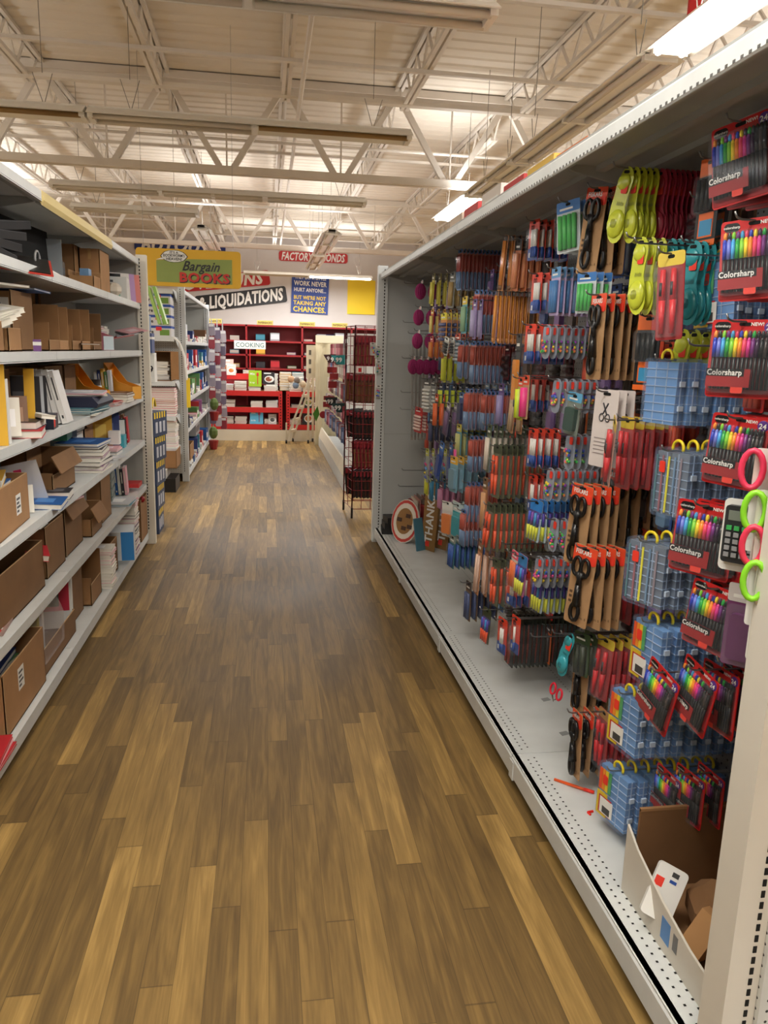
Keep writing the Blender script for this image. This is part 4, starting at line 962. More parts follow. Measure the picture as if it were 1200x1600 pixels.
# loose orange pen, cap, paper scraps
a = at_z(866, 1220, DZ); b = at_z(928, 1241, DZ); mb = MB(); mb.rod((a.x, a.y, DZ+.006), (b.x, b.y, DZ+.006), .0052, M((240, 96, 40), .3), 8); p2 = MB(); d = (b-a).normalized(); mb2 = MB(); e = b-d*.035
mb2.rod((e.x, e.y, DZ+.0065), (b.x, b.y, DZ+.0065), .0062, M((245, 60, 40), .3), 8)
inst(('pen', 'pen', [('barrel', mb.mesh('barrel', True)), ('cap', mb2.mesh('cap', True))]), 'orange pen lying loose on the white deck', (0, 0, 0))
a = at_z(918, 1271, DZ); mb = MB(); mb.rod((a.x, a.y, DZ+.004), (a.x+.02, a.y+.004, DZ+.004), .004, M((240, 50, 40), .4), 6); mb.rod((a.x, a.y, DZ+.004), (a.x+.004, a.y-.014, DZ+.004), .0035, M((240, 50, 40), .4), 6)
inst(('pen_clip', 'pen cap', mb.mesh('pen_clip')), 'small red pen clip lying on the deck', (0, 0, 0))
for px, py, l in ((881, 1146, 'grey scrap of plastic on the deck, nearer one'), (852, 1093, 'grey scrap of plastic on the deck, farther one')):
    a = at_z(px, py, DZ); mb = MB(); mb.prism_axis([(-.02, -.012), (.018, -.016), (.022, .010), (-.012, .014)], 0, .0012, 'z', M((150, 152, 154), .3)); inst(('plastic_scrap', 'scrap', mb.mesh('plastic_scrap')), l, (a.x, a.y, DZ), (0, 0, .4))

# big open carton on the near deck
CW = M((214, 208, 196), .7, noise=.06, nscale=6)
o = root('open_carton', 'large white-sided open carton with brown inside at the near end of the deck', 'box', (.98, 1.5, DZ))
def loc_part(o, name, mb, label=None):
    p_ = put(name, mb.mesh(name), o, label); p_.matrix_parent_inverse = Matrix.Translation(-o.location); return p_
x0, x1, y0, y1 = .965, 1.33, 1.31, 1.72
mb = MB()
mb.prism_axis([(y0, DZ), (y1, DZ), (y1, DZ+.20), (y1-.06, DZ+.165), (y1-.2, DZ+.12), (y1-.33, DZ+.095), (y0, DZ+.09)], x0, x0+.006, 'x', CW)
mb.box(x0, x1, y0, y0+.006, DZ, DZ+.10, CW); mb.box(x1-.006, x1, y0, y1, DZ, DZ+.2, KRAFT_D); mb.box(x0+.006, x1, y0, y1, DZ, DZ+.004, KRAFT_D); mb.box(x0+.006, x0+.0075, y0, y1, DZ, DZ+.085, KRAFT_D)
loc_part(o, 'body', mb, 'white outer walls, torn along the top')
mb = MB(); mb.box(x0+.03, x1, y1-.008, y1, DZ, DZ+.245, KRAFT_D); mb.box(x0+.03, x1, y1-.0085, y1+.001, DZ+.24, DZ+.248, KRAFT); loc_part(o, 'tall_flap', mb, 'brown upright flap')
mb = MB(); mb.box(x0-.0008, x0, y1-.25, y1-.21, DZ+.03, DZ+.09, M((90, 140, 200), .5)); mb.box(x0-.0008, x0, y1-.285, y1-.265, DZ+.04, DZ+.085, M((120, 120, 120), .6)); loc_part(o, 'label', mb, 'blue and grey printed label')
mb = MB(); mb.prism(RR(.09, .17, .012, 3), 0, .02, WHT); p2 = MB(); p2.box(-.04, -.015, -.001, 0, -.075, -.045, STICKER); p2.box(-.0, .02, -.001, 0, -.03, -.015, M((60, 60, 60), .6)); p2.box(.0, .02, -.001, 0, -.05, -.04, BLU)
inst(('white_package', 'package', [('pouch', mb.mesh('pouch')), ('labels', p2.mesh('labels'))]), 'white package with a red sticker inside the open carton', (1.03, 1.58, DZ+.165), (-.5, .35, -.5), scale=(.85, .85, .8))
mb = MB(); mb.box(-.05, .05, -.035, .035, -.09, .05, M((186, 140, 92), .8)); mb.add([(-.05, -.035, .05), (.05, -.035, .05), (.05, .0, .09), (-.05, .0, .09)], [(0, 1, 2, 3)], M((170, 126, 82), .8))
inst(('small_carton', 'box', mb.mesh('small_carton')), 'small brown carton tipped inside the open white carton', (1.06, 1.46, DZ+.085), (.3, .4, .6), scale=(.8, .8, .8))
mb = MB(); mb.ell((0, 0, 0), .05, .05, .04, M((205, 200, 196), .4), 7, 5); inst(('crumpled_wrap', 'plastic wrap', mb.mesh('crumpled_wrap')), 'crumpled clear wrap beside the small carton in the open carton', (1.15, 1.5, DZ+.10), (.3, .2, 0))
mb = MB(); mb.ell((0, 0, 0), .09, .12, .07, KRAFT_D, 8, 5); inst(('packing_paper', 'paper', mb.mesh('packing_paper')), 'brown packing paper at the bottom of the open carton', (1.13, 1.5, DZ+.075), (0, 0, 0))

# end cap behind the near post (seen at the right edge)
o = root('end_cap_shelving', 'white pegboard end cap seen past the near post', 'shelving', (1.4, 1.12, 0))
mb = MB(); mb.box(.985, 1.85, 1.17, 1.182, .1, 2.2, PEGW); loc_part(o, 'back_panel', mb)
mb = MB(); mb.box(1.0, 1.85, .75, 1.165, .1, .125, WHITE_METAL); loc_part(o, 'deck', mb)
mb = MB(); mb.box(1.0, 1.85, .85, 1.165, 1.16, 1.185, WHITE_METAL); loc_part(o, 'shelf', mb)

# boxes stored on top of the canopy and a hanging sign over the next aisle
for i, (y, w, h, c, l) in enumerate(((2.62, .3, .17, (206, 60, 50), 'red'), (2.98, .3, .18, (226, 120, 60), 'orange'), (3.32, .32, .2, (230, 190, 90), 'yellow'), (3.68, .3, .2, (190, 60, 60), 'dark red'), (4.05, .34, .23, (224, 214, 204), 'white'), (4.45, .3, .22, (200, 70, 70), 'rose'), (4.8, .3, .22, (220, 200, 180), 'cream'))):
    q = MB(); q.box(-.09, .09, -w/2, w/2, 0, h, M(c, .6)); p2 = MB(); p2.box(-.0912, -.09, -w*.35, w*.3, h*.4, h*.8, WHT); p2.box(-.092, -.0912, -w*.25, w*.2, h*.5, h*.7, M((190, 50, 44), .6))
    inst(('stock_box', 'box', [('carton_body', q.mesh('carton_body')), ('printed_label', p2.mesh('printed_label'))]), '%s stock box standing on top of the peg wall canopy' % l, (1.24, y, 2.166))
p = at_y(1112, 8, 5.2); q = MB(); q.box(-.16, .16, -.01, .01, -.08, .5, M((222, 216, 206), .6)); p2 = MB(); p2.prism([(-.161, -.08), (.0, -.08), (-.161, .14)], -.012, .012, RED); p3 = MB(); p3.rod((0, 0, .5), (0, 0, 4.33-p.z), .002, CHROME, 4)
inst(('hanging_sign', 'sign', [('panel', q.mesh('panel')), ('red_corner', p2.mesh('red_corner')), ('hanging_wire', p3.mesh('hanging_wire'))]), 'pale sign with a red corner hanging over the next aisle, top right', p[:])
# ================================================================ LEFT GONDOLA
LX, LB = -.94, -1.40
LZ = [1.865, 1.52, 1.18, .84, .49]
LG = root('gondola_shelving', 'white gondola with six laden book shelves along the left of the aisle', 'shelving', (LB, 6.15, 0))
def lp(o, name, mb, label=None, smooth=False):
    c = put(name, mb.mesh(name, smooth), o, label); c.matrix_parent_inverse = Matrix.Translation(-o.location); return c
lb = [6.13-1.22*(k+1) for k in range(5)]
PANEL = M((176, 177, 172), .6, noise=.05, nscale=3)
def shelf_run(o, X, Xb, bays_, levels, base, lipm=WHITE_METAL, back=PANEL, ztop=2.185, L=1.22, under=GREY_METAL):
    s = 1 if Xb > X else -1
    for y in bays_:
        e = y+L
        mb = MB(); mb.box(min(Xb, Xb+.012*s), max(Xb, Xb+.012*s), y+.01, e-.01, .1, ztop, back); lp(o, 'back_panel', mb)
        for z in levels:
            mb = MB(); mb.box(min(X, Xb), max(X, Xb), y+.003, e-.003, z-.012, z, lipm)
            xa, xb = (X-.004, X+.012) if s > 0 else (X-.012, X+.004)
            mb.box(xa, xb, y+.003, e-.003, z-.034, z+.002, lipm); mb.box(xa, xb, y+.003, e-.003, z-.04, z-.036, lipm)
            mb.box(X+.03*s if s > 0 else X-.05, X+.05 if s > 0 else X-.03, y+.01, e-.01, z-.03, z-.012, under)
            for q in (y+.005, e-.008): mb.prism_axis([(X+.02*s, z-.012), (Xb, z-.012), (Xb, z-.11), (X+.06*s, z-.03)][::s], q, q+.003, 'y', under)
            lp(o, 'shelf', mb)
        mb = MB(); mb.box(min(X, Xb), max(X, Xb), y+.003, e-.003, base-.015, base, lipm); xa, xb = (X-.004, X+.012) if s > 0 else (X-.012, X+.004)
        mb.box(xa, xb, y+.003, e-.003, base-.055, base+.002, lipm); lp(o, 'deck', mb)
        mb = MB(); q = X+.035*s; mb.box(q, q+.01, y, e, 0, base-.015, M((14, 13, 12), .7)); lp(o, 'kick_plate', mb, 'black kick plate')
        mb = MB(); mb.box(Xb-.02, Xb+.02, y-.015, y+.015, 0, ztop, GREY_METAL); lp(o, 'upright', mb)
shelf_run(LG, LX, LB, lb, LZ+[2.185], .10)
mb = MB(); mb.prism_axis([(LX+.002, 2.13), (LX+.012, 2.15), (LX+.004, 2.19), (LX-.03, 2.189)], 3.6, 5.1, 'y', M((226, 206, 140), .5)); lp(LG, 'label_strip', mb, 'yellowed strip on the top shelf nose')
end_frame('gondola_end', 'white slotted end post at the far end of the left shelves', LB-.02, LX+.055, 6.17, M((224, 219, 206), .45, noise=.04, nscale=4), front=1, panel=PANEL, T=.06)

def YL(px, z=1.2): return at_x(px, 700-z*80, LX-.02).y
BOOKC = [(190, 40, 50), (40, 60, 120), (230, 226, 214), (60, 130, 150), (220, 170, 60), (50, 50, 56), (150, 90, 140), (90, 140, 80), (236, 180, 190), (120, 80, 50), (210, 214, 220), (30, 90, 160)]
BN = ['red', 'navy', 'white', 'teal', 'mustard', 'black', 'purple', 'green', 'pink', 'brown', 'pale grey', 'blue']
_bk = {}
def book_proto(ci, w=.15, d=.21, t=.022, fine=True):
    """lying book: spine along -y side ... x width, y depth, z thickness"""
    k = (ci, w, d, t, fine)
    if k in _bk: return _bk[k]
    c = M(BOOKC[ci], .45); m = MB()
    if fine:
        m.box(-w/2, w/2, -d/2, d/2, 0, .0018, c); m.box(-w/2, w/2, -d/2, d/2, t-.0018, t, c); m.box(-w/2, -w/2+.002, -d/2, d/2, 0, t, c)
        m.box(-w*.2, w*.25, -d*.25, d*.2, t, t+.0004, M(tuple(min(255, v+50) for v in BOOKC[ci]), .5))
        p = MB(); p.box(-w/2+.002, w/2-.003, -d/2+.003, d/2-.003, .0018, t-.0018, PAPER)
        r = ('book', 'book', [('cover', m.mesh('cover')), ('page_block', p.mesh('page_block'))])
    else:
        m.box(-w/2, w/2, -d/2, d/2, 0, t*.12, c); m.box(-w/2, w/2, -d/2, d/2, t*.88, t, c); m.box(-w/2+.003, w/2-.003, -d/2+.003, d/2-.003, t*.12, t*.88, PAPER)
        r = ('paperback', 'book', m.mesh('paperback'))
    _bk[k] = r; return r
def stack(x, y, z, n, where, cols, w=.15, d=.21, t=.022, fine=True, rot=0, jit=6, rnd=None):
    rnd = rnd or random.Random(int(x*91+y*173+z*57)); zz = z
    for i in range(n):
        ci = cols[rnd.randrange(len(cols))]; tt = round(t*rnd.choice((.7, 1, 1.3)), 4)
        pos = 'topmost' if i == n-1 else ('lowest' if i == 0 else 'inner')
        same = n > 2 and 0 < i < n-1
        inst(book_proto(ci, w, d, tt, fine), '%s %s book %s' % (pos, BN[ci], where), (x+rnd.uniform(-.006, .006), y+rnd.uniform(-.006, .006), zz),
             (0, 0, math.radians(rot+rnd.uniform(-jit, jit))), group='inner %s books %s' % (BN[ci], where) if same else None)
        zz += tt+.0006
    return zz
def upright(x, y, z, n, where, cols, step=.026, w=.15, d=.21, t=.02, lean=8, axis='y', name='book'):
    rnd = random.Random(int(x*71+y*131+z*17))
    for i in range(n):
        ci = cols[rnd.randrange(len(cols))]
        # standing, cover facing -y, spine towards the aisle
        inst(book_proto(ci, w, d, t, True), '%s book standing %s' % (BN[ci], where), (x, y+i*step, z+d/2*math.cos(math.radians(lean))+.004), (math.pi/2+math.radians(lean), 0, math.radians(rnd.uniform(-4, 4))), group='%s books standing %s' % (BN[ci], where))
KR = [M((150, 110, 70), .85, noise=.12, nscale=7), M((132, 96, 60), .85, noise=.12, nscale=6), M((168, 126, 84), .85, noise=.12, nscale=8)]
def carton(x, y, z, wy, dx, h, label, yaw=0, km=0, flaps='', tag=None, cut=None, lid=False):
    """open carton; x is its aisle-side face, y centre; flaps from 'uo' u=up far side, n=near up, f=front out, b=back up"""
    k = KR[km]; o = root('cardboard_box', label, 'box', (x-dx/2, y, z), (0, 0, math.radians(yaw)))
    t = .005; X0, X1, A, B = -dx/2, dx/2, -wy/2, wy/2; c = cut if cut is not None else h
    m = MB(); m.box(X0, X1, A, B, 0, t, k); m.box(X1-t, X1, A, B, 0, c, k); m.box(X0, X0+t, A, B, 0, h, k); m.box(X0, X1, A, A+t, 0, h*.98 if c == h else max(c, h*.6), k); m.box(X0, X1, B-t, B, 0, h, k)
    else_ = M((198, 162, 118), .8)
    if not lid:
        m.box(X0, X0+t, A, B, h, h+.0015, else_); m.box(X0, X1, B-t, B, h, h+.0015, else_); m.box(X1-t, X1, A, B, c, c+.0015, else_)
    m.box(X1-.001, X1+.0006, A, A+.004, 0, c, else_)
    if lid: m.box(X0, X1, A, B, h-t, h, k); m.box(X0+dx*.42, X0+dx*.58, A-.0006, B, h, h+.0008, M((186, 150, 100), .25)); m.box(X0+dx*.42, X0+dx*.58, A-.0008, A, h-.06, h, M((186, 150, 100), .25))
    put('body', m.mesh('body'), o)
    def fl(nm, *a, T=None):
        q = MB(); q.box(*a, k, T); put('flap', q.mesh('flap'), o)
    if 'u' in flaps: fl('f', X0, X1-.01, B-t, B, h, h+.11, T=None)
    if 'n' in flaps: fl('f', X0, X1-.01, A, A+t, h, h+.09)
    if 'b' in flaps: fl('f', X0, X0+t, A, B, h, h+.1)
    if 'f' in flaps: fl('f', 0, t, A, B, -.09, 0, T=Matrix.Translation((X1-t, 0, h)) @ Matrix.Rotation(math.radians(-28), 4, 'Y'))
    if tag:
        ty, tz, tw, th = tag; q = MB(); q.box(X1, X1+.0008, ty-tw/2, ty+tw/2, tz-th/2, tz+th/2, WHT)
        for i in range(4): q.box(X1+.0008, X1+.0012, ty-tw*.4, ty-tw*.4+tw*(.7, .5, .75, .4)[i], tz+th*(.3-.2*i)-.006, tz+th*(.3-.2*i)+.003, M((90, 90, 92), .7))
        put('address_label', q.mesh('address_label'), o)
    return o
def near_label(o, X, y, z, w, h, lines=3):      # label on the side that faces the camera (-y)
    q = MB(); q.box(X-w/2, X+w/2, y-.0009, y, z-h/2, z+h/2, M((206, 204, 198), .7))
    for i in range(lines): q.box(X-w*.4, X-w*.4+w*(.7, .5, .65, .3)[i % 4], y-.0014, y-.0009, z+h*(.32-.2*i)-.005, z+h*(.32-.2*i)+.004, M((96, 96, 98), .7))
    put('address_label', q.mesh('address_label'), o)
def box_item(name, cat, label, c, s, mat, rot=(0, 0, 0), extra=None):
    m = MB(); m.box(-s[0]/2, s[0]/2, -s[1]/2, s[1]/2, 0, s[2], mat)
    parts = [('carton_body' if cat == 'box' else 'main_body', m.mesh('b'))]
    if extra:
        q = MB(); extra(q, s); parts.append(('printed_label', q.mesh('printed_label')))
    return inst((name, cat, parts), label, c, rot)
Z1, Z2, Z3, Z4, Z5, Z6 = 1.867, 1.522, 1.182, .842, .492, .102
# --- top shelf
mb = MB(); mb.box(-.01, .01, -.55, .55, 0, .24, M((8, 8, 9), .95)); inst(('display_board', 'board', mb.mesh('display_board')), 'large black board standing at the back of the top left shelf', (-1.19, 4.0, Z1), (0, -.05, -.1), scale=(1, .85, 1.1))
mb = MB(); mb.box(-.16, .16, -.24, .24, 0, .03, M((16, 16, 20), .8)); p2 = MB(); p2.box(-.16, .16, -.241, .241, .029, .031, M((70, 70, 76), .6)); p3 = MB(); p3.tube([(.10, -.1+.05*math.cos(t), .07+.04*math.sin(t)) for t in [math.pi*k/8 for k in range(9)]], .006, M((40, 40, 44), .4), 6)
for i in range(4): inst(('document_case', 'case', [('shell', mb.mesh('shell')), ('rim', p2.mesh('rim')), ('handle', p3.mesh('handle', True))]), ['lowest', 'second', 'third', 'topmost'][i]+' of the dark portfolio cases piled on the top left shelf', (-1.12, 3.12+.03*i, Z1+.036*i), (.05*i, .02, .1-.06*i), scale=(1, 1.0, 1))
mb = MB(); mb.box(-.13, .13, -.18, .18, 0, .006, M((200, 60, 50), .4)); p2 = MB(); p2.box(-.12, .12, -.17, .17, .006, .010, BLACK); inst(('clipboard', 'clipboard', [('board', mb.mesh('board')), ('sheet', p2.mesh('sheet'))]), 'black clipboard with red edge leaning over the top left shelf lip', (-1.02, 3.5, Z1+.01), (.25, .1, .3))
mb = MB(); mb.tube([(0, .035*math.cos(t), .04+.035*math.sin(t)) for t in [2*math.pi*k/14 for k in range(14)]], .005, M((150, 150, 152), .3), 6, True); inst(('wire_coil', 'cable', mb.mesh('wire_coil', True)), 'grey coil of wire beside the red-edged clipboard', (-.98, 3.64, Z1+.005))
mb = MB(); mb.box(-.1, .1, -.14, .14, 0, .008, WHT); inst(('notebook', 'book', mb.mesh('notebook')), 'white notebook lying right of the red-edged clipboard', (-1.05, 3.83, Z1), (0, 0, .1))
mb = MB(); mb.box(-.14, .14, -.005, .005, 0, .23, M((150, 156, 160), .2)); mb.box(-.14, .14, -.005, .09, 0, .006, M((150, 156, 160), .2)); mb.box(.13, .14, 0, .09, 0, .12, M((90, 100, 106), .2)); inst(('desk_file', 'desk file', mb.mesh('desk_file')), 'grey clear desk file standing left of the cartons on top shelf', (-1.13, 4.45, Z1), (0, 0, .1), scale=(.4, 1, 1))
carton(-1.11, 4.98, Z1, .18, .2, .26, 'tall brown carton beside the grey desk file', km=0, lid=True)
carton(-.985, 5.12, Z1, .28, .12, .25, 'wide brown carton, rightmost tall one on the top shelf', km=2, lid=True)
carton(-.965, 4.78, Z1, .18, .14, .10, 'small torn brown box with blue packet on the top shelf', km=2, cut=.07)
box_item('blue_packet', 'packet', 'blue packet inside the small torn brown box', (-1.03, 4.79, Z1+.02), (.05, .07, .095), M((120, 160, 200), .4))
mb = MB(); mb.ell((0, 0, .045), .05, .07, .045, M((206, 196, 180), .6), 7, 5); inst(('crumpled_wrap', 'paper', mb.mesh('crumpled_wrap')), 'crumpled pale paper in front of the wide top shelf carton', (-.98, 5.36, Z1))
def ex1(q, s):
    q.box(-s[0]*.4, s[0]*.1, -s[1]/2-.001, -s[1]/2, s[2]*.75, s[2]*.85, M((70, 70, 74), .6)); q.box(s[0]*.1, s[0]*.3, -s[1]/2-.0012, -s[1]/2, 0, s[2]*.6, M((110, 170, 150), .5))
box_item('white_box', 'box', 'white box with green tape at the far end of the top shelf', (-1.07, 5.75, Z1), (.22, .2, .15), M((216, 216, 212), .6), (0, 0, .1), ex1)
mb = MB(); mb.rod((-.05, 0, .012), (.05, .02, .012), .011, BLACK, 8); inst(('marker_pen', 'pen', mb.mesh('marker_pen', True)), 'black marker resting on the white box with green tape', (-1.05, 5.70, Z1+.152))
for i in range(3):
    mb = MB(); mb.box(-.10, .10, -.003, .003, 0, .2, M([(220, 216, 210), (180, 140, 190), (210, 120, 110)][i], .5)); inst(('greeting_card', 'card', mb.mesh('greeting_card')), ['white', 'lilac', 'coral'][i]+' card leaning at the end post on the top shelf', (-1.06+.03*i, 5.9+.04*i, Z1), (-.15, 0, .5))
# --- second shelf
carton(-.98, 3.03, Z2, .2, .3, .11, 'low brown carton at the left edge of the second shelf', km=0)
for i in range(4): inst(book_proto(2, .15, .22, .02), ['lowest', 'second', 'third', 'topmost'][i]+' of the cream books fanned out of the second shelf carton', (-1.03, 3.18+.03*i, Z2+.09+.018*i), (.1, -.45+.06*i, .5+.1*i), scale=(.75, .75, 1))
o = carton(-1.06, 3.66, Z2, .30, .26, .25, 'brown carton with a big white label on the second shelf', km=1, flaps=''); near_label(o, .04, -.151, .15, .16, .14)
carton(-1.0, 3.33, Z2, .16, .2, .09, 'low tan box under the fanned cream books', km=2)
box_item('purple_bottle', 'bottle', 'small white and purple bottle on the second shelf lip', (-.97, 3.52, Z2), (.03, .03, .05), M((120, 80, 140), .4), (0, 0, .2), lambda q, s: q.box(-.016, .016, -.016, .016, s[2]*.5, s[2]*.8, WHT))
for i, (y, w) in enumerate(((4.0, .2), (4.22, .2), (4.45, .2), (4.72, .22), (4.98, .24))):
    carton(-1.02-.01*(i % 2), y, Z2, w-.01, .3, .22+.012*(i == 3), ['first', 'second', 'third', 'fourth', 'last'][i]+' of five thin-walled cartons side by side on the second shelf', km=(0, 2, 0, 2, 1)[i], flaps='b', cut=.05)
    if i < 4: box_item('white_packet', 'packet', 'small pale packet in the %s of the side-by-side cartons' % ['first', 'second', 'third', 'fourth'][i], (-1.06, y, Z2+.006), (.05, .12, .03), [WHT, M((90, 70, 110), .5), PAPER, KR[2]][i])
def mag_holder(label, x, y, z, rgb, rgb2, where):
    mm = M(rgb, .5); m = MB()
    m.prism_axis([(-.12, 0), (.12, 0), (.12, .09), (.0, .12), (-.12, .25)], -.05, -.047, 'y', mm); m.prism_axis([(-.12, 0), (.12, 0), (.12, .09), (.0, .12), (-.12, .25)], .047, .05, 'y', mm)
    m.box(-.12, -.117, -.05, .05, 0, .25, mm); m.box(.117, .12, -.05, .05, 0, .09, M(rgb2, .5)); m.box(-.12, .12, -.05, .05, 0, .003, mm)
    inst(('magazine_holder', 'magazine holder', [('body', m.mesh('body'))]), label, (x, y, z), (0, 0, -.5))
mag_holder('pink magazine holder near the end post on the second shelf', -1.12, 5.35, Z2, (226, 150, 164), (200, 214, 220), '')
for i in range(6): inst(book_proto((8, 2, 6, 2, 8, 10)[i], .13, .2, .008), 'thin pink and white booklet stacked in and behind the pink holder', (-1.16+.0*i, 5.52, Z2+.09+.012*i), (0, 0, .1*i-.3), group='thin booklets by the pink holder')
for i in range(4): inst(book_proto((0, 10, 5, 8)[i], .15, .22, .006), ['red', 'grey', 'black', 'pink'][i]+' magazine sticking out over the lip at the end post', (-.99+.01*i, 5.75+.03*i, Z2+.10+.012*i), (.12, -.2, .2*i), )
stack(-1.22, 5.9, Z2, 7, 'at the far back of the second shelf', [2, 10, 8])
# --- third shelf
box_item('red_box', 'box', 'tall red and white box standing at the left edge of the third shelf', (-.985, 3.04, Z3), (.055, .035, .24), M((206, 50, 60), .5), (0, 0, .1), lambda q, s: q.box(s[0]/2-.001, s[0]/2+.002, -s[1]/2-.002, s[1]/2+.002, 0, s[2]+.002, WHT))
mb = MB(); mb.box(-.1, .1, -.004, .004, 0, .3, M((232, 180, 50), .5)); inst(('folder', 'folder', mb.mesh('folder')), 'yellow folder leaning left of the tall red box', (-.97, 2.98, Z3), (-.08, 0, .2), scale=(.25, 1, 1))
inst(('folder', 'folder', bpy.data.meshes['folder']), 'yellow folder leaning against the carton behind the red box', (-.99, 3.42, Z3), (-.12, 0, .1), scale=(.2, 1, .9))
carton(-1.1, 3.38, Z3, .34, .28, .26, 'brown carton behind the tall red box on the third shelf', km=1)
carton(-1.14, 3.7, Z3, .16, .22, .24, 'narrow brown carton behind the yellow folder', km=0)
for i in range(2): inst(book_proto((2, 9)[i], .16, .22, .012), ['white', 'brown'][i]+' frame leaning behind the red box', (-1.0, 3.2+.1*i, Z3+.085), (math.pi/2-.25, 0, .3), scale=(.45, .7, 1))
inst(book_proto(0, .17, .24, .03), 'red and black hardback lying beside the tall red box', (-1.0, 3.33, Z3), (0, 0, .2)); inst(book_proto(5, .17, .24, .03), 'black hardback lying on the red and black one', (-1.02, 3.38, Z3+.031), (0, 0, .1))
inst(book_proto(2, .06, .2, .016), 'cream book end-on over the black hardback', (-.96, 3.46, Z3+.064), (0, .12, .6))
box_item('navy_box', 'box', 'small navy box with an orange sticker near the third shelf lip', (-.99, 3.62, Z3), (.1, .13, .065), M((28, 34, 54), .4), (0, 0, .1), lambda q, s: q.box(s[0]/2, s[0]/2+.001, -.05, -.02, .01, .055, STICKER))
for i in range(3): inst(book_proto((5, 10, 5)[i], .16, .22, .014), ['black', 'grey', 'dark'][i]+' pocket folder upright beside the leaning white books', (-1.08, 3.62+.05*i, Z3+.12), (math.pi/2+.05, 0, .2))
def spine_book(rgb, t, w, h, stripe=(60, 60, 62)):
    m = MB(); c = M(rgb, .5); m.box(-t/2, t/2, -w/2, -w/2+.002, 0, h, c); m.box(-t/2, -t/2+.0015, -w/2, w/2, 0, h, c); m.box(t/2-.0015, t/2, -w/2, w/2, 0, h, c)
    m.box(-.003, .003, -w/2-.0006, -w/2, h*.45, h*.88, M(stripe, .6)); m.box(-.004, .004, -w/2-.0006, -w/2, h*.1, h*.16, M(stripe, .6))
    p = MB(); p.box(-t/2+.0015, t/2-.0015, -w/2+.002, w/2-.003, .002, h-.002, PAPER); return ('book', 'book', [('cover', m.mesh('cover')), ('page_block', p.mesh('page_block'))])
SBW = spine_book((226, 224, 222), .024, .15, .25)
for i in range(5): inst(SBW, 'tall white book in the leaning row of five on the third shelf', (-1.065+.0285*i, 3.84+.01*i, Z3+.004), (0, -.12-.025*i, .05), group='tall white books leaning on the third shelf')
for k, (x_, y_, z_, n_, w_) in enumerate(((-1.05, 5.2, Z1+.0, 0, ''), (-1.28, 4.02, Z3, 4, 'behind the leaning white books'), (-1.16, 5.62, Z3, 5, 'behind the orange holders'), (-1.1, 5.95, Z4, 4, 'at the end panel on the fourth shelf'), (-1.1, 5.7, Z5, 5, 'far along the fifth shelf'))):
    for i in range(n_):
        ci = (k*5+i*3) % 12; inst(spine_book(BOOKC[ci], .02, .14, .19+.01*(i % 3), (220, 215, 200)), '%s upright book %s' % (BN[ci], w_), (x_+.022*i, y_, z_+.003), (0, -.06, .1), group='%s upright books %s' % (BN[ci], w_))
z = stack(-1.04, 4.45, Z3, 5, 'of teal and white folders on the third shelf', [3, 10, 3, 2], w=.26, d=.34, t=.008)
mb = MB(); mb.prism_axis([(-.14, 0), (.14, 0), (.15, .02), (.12, .055), (-.14, .05)], -.22, .22, 'y', M((22, 28, 58), .6)); inst(('document_bag', 'bag', mb.mesh('document_bag')), 'dark navy document bag on the folder stack', (-1.04, 4.5, z))
stack(-1.02, 4.52, z+.056, 3, 'on top of the navy document bag', [10, 8, 2], w=.24, d=.3, t=.007, rot=10)
carton(-1.16, 4.5, Z3, .34, .2, .25, 'dark brown carton behind the navy document bag', km=1); carton(-1.16, 4.85, Z3, .26, .2, .25, 'brown carton right of the one behind the navy bag', km=1)
mag_holder('orange magazine holder near the end of the third shelf', -1.12, 5.15, Z3, (236, 160, 50), (236, 170, 60), '')
mag_holder('low orange folder holder beside the end post', -1.02, 5.75, Z3-.0, (236, 160, 50), (236, 170, 60), '')
mb = MB(); mb.rod((0, 0, 0), (0, 0, .14), .035, M((60, 50, 46), .4), 10); mb.rod((0, 0, .03), (0, 0, .1), .036, WHT, 10); inst(('jar', 'jar', mb.mesh('jar', True)), 'dark jar with white label behind the orange holder', (-1.15, 5.5, Z3))
stack(-.99, 5.45, Z3, 4, 'of brown notebooks at the third shelf lip', [9, 5, 2], t=.014); stack(-1.02, 5.9, Z3, 4, 'of mixed books beside the end post on the third shelf', [4, 9, 2])
stack(-1.0, 5.05, Z3, 3, 'of thin booklets in front of the orange holder', [10, 0, 2], t=.01)
# --- fourth shelf
o = carton(-.965, 3.02, Z4, .52, .34, .19, 'big brown carton of books at the left edge, white sticker on it', km=2, tag=(.1, .09, .07, .08), yaw=3)
for i in range(4): inst(book_proto((4, 3, 11, 4)[i], .19, .26, .03), ['lowest', 'second', 'third', 'topmost'][i]+' of the orange and blue books in the big fourth shelf carton', (-1.1, 3.08, Z4+.08+.034*i), (0, .0, .15*i-.2))
carton(-1.14, 3.12, Z4, .5, .2, .29, 'dark brown carton behind the orange and blue books', km=1)
for i in range(3): box_item('dark_bin', 'bin', ['near', 'middle', 'far'][i]+' dark blue bin at the back of the fourth shelf', (-1.28, 2.9+.3*i, Z4), (.18, .26, .3), M((26, 30, 46), .6))
mb = MB(); mb.box(-.11, .11, -.002, .002, 0, .26, M((226, 222, 220), .2)); p2 = MB(); p2.box(-.02, .02, -.003, -.002, .17, .22, M((226, 50, 100), .5)); p2.box(-.03, .01, -.003, -.002, .08, .13, M((226, 50, 100), .5)); inst(('clear_bag', 'plastic bag', [('sheet', mb.mesh('sheet')), ('price_sticker', p2.mesh('price_sticker'))]), 'clear white bag with pink stickers leaning on the fourth shelf', (-1.07, 3.58, Z4+.01), (.3, -.2, .2), scale=(.8, 1, .75))
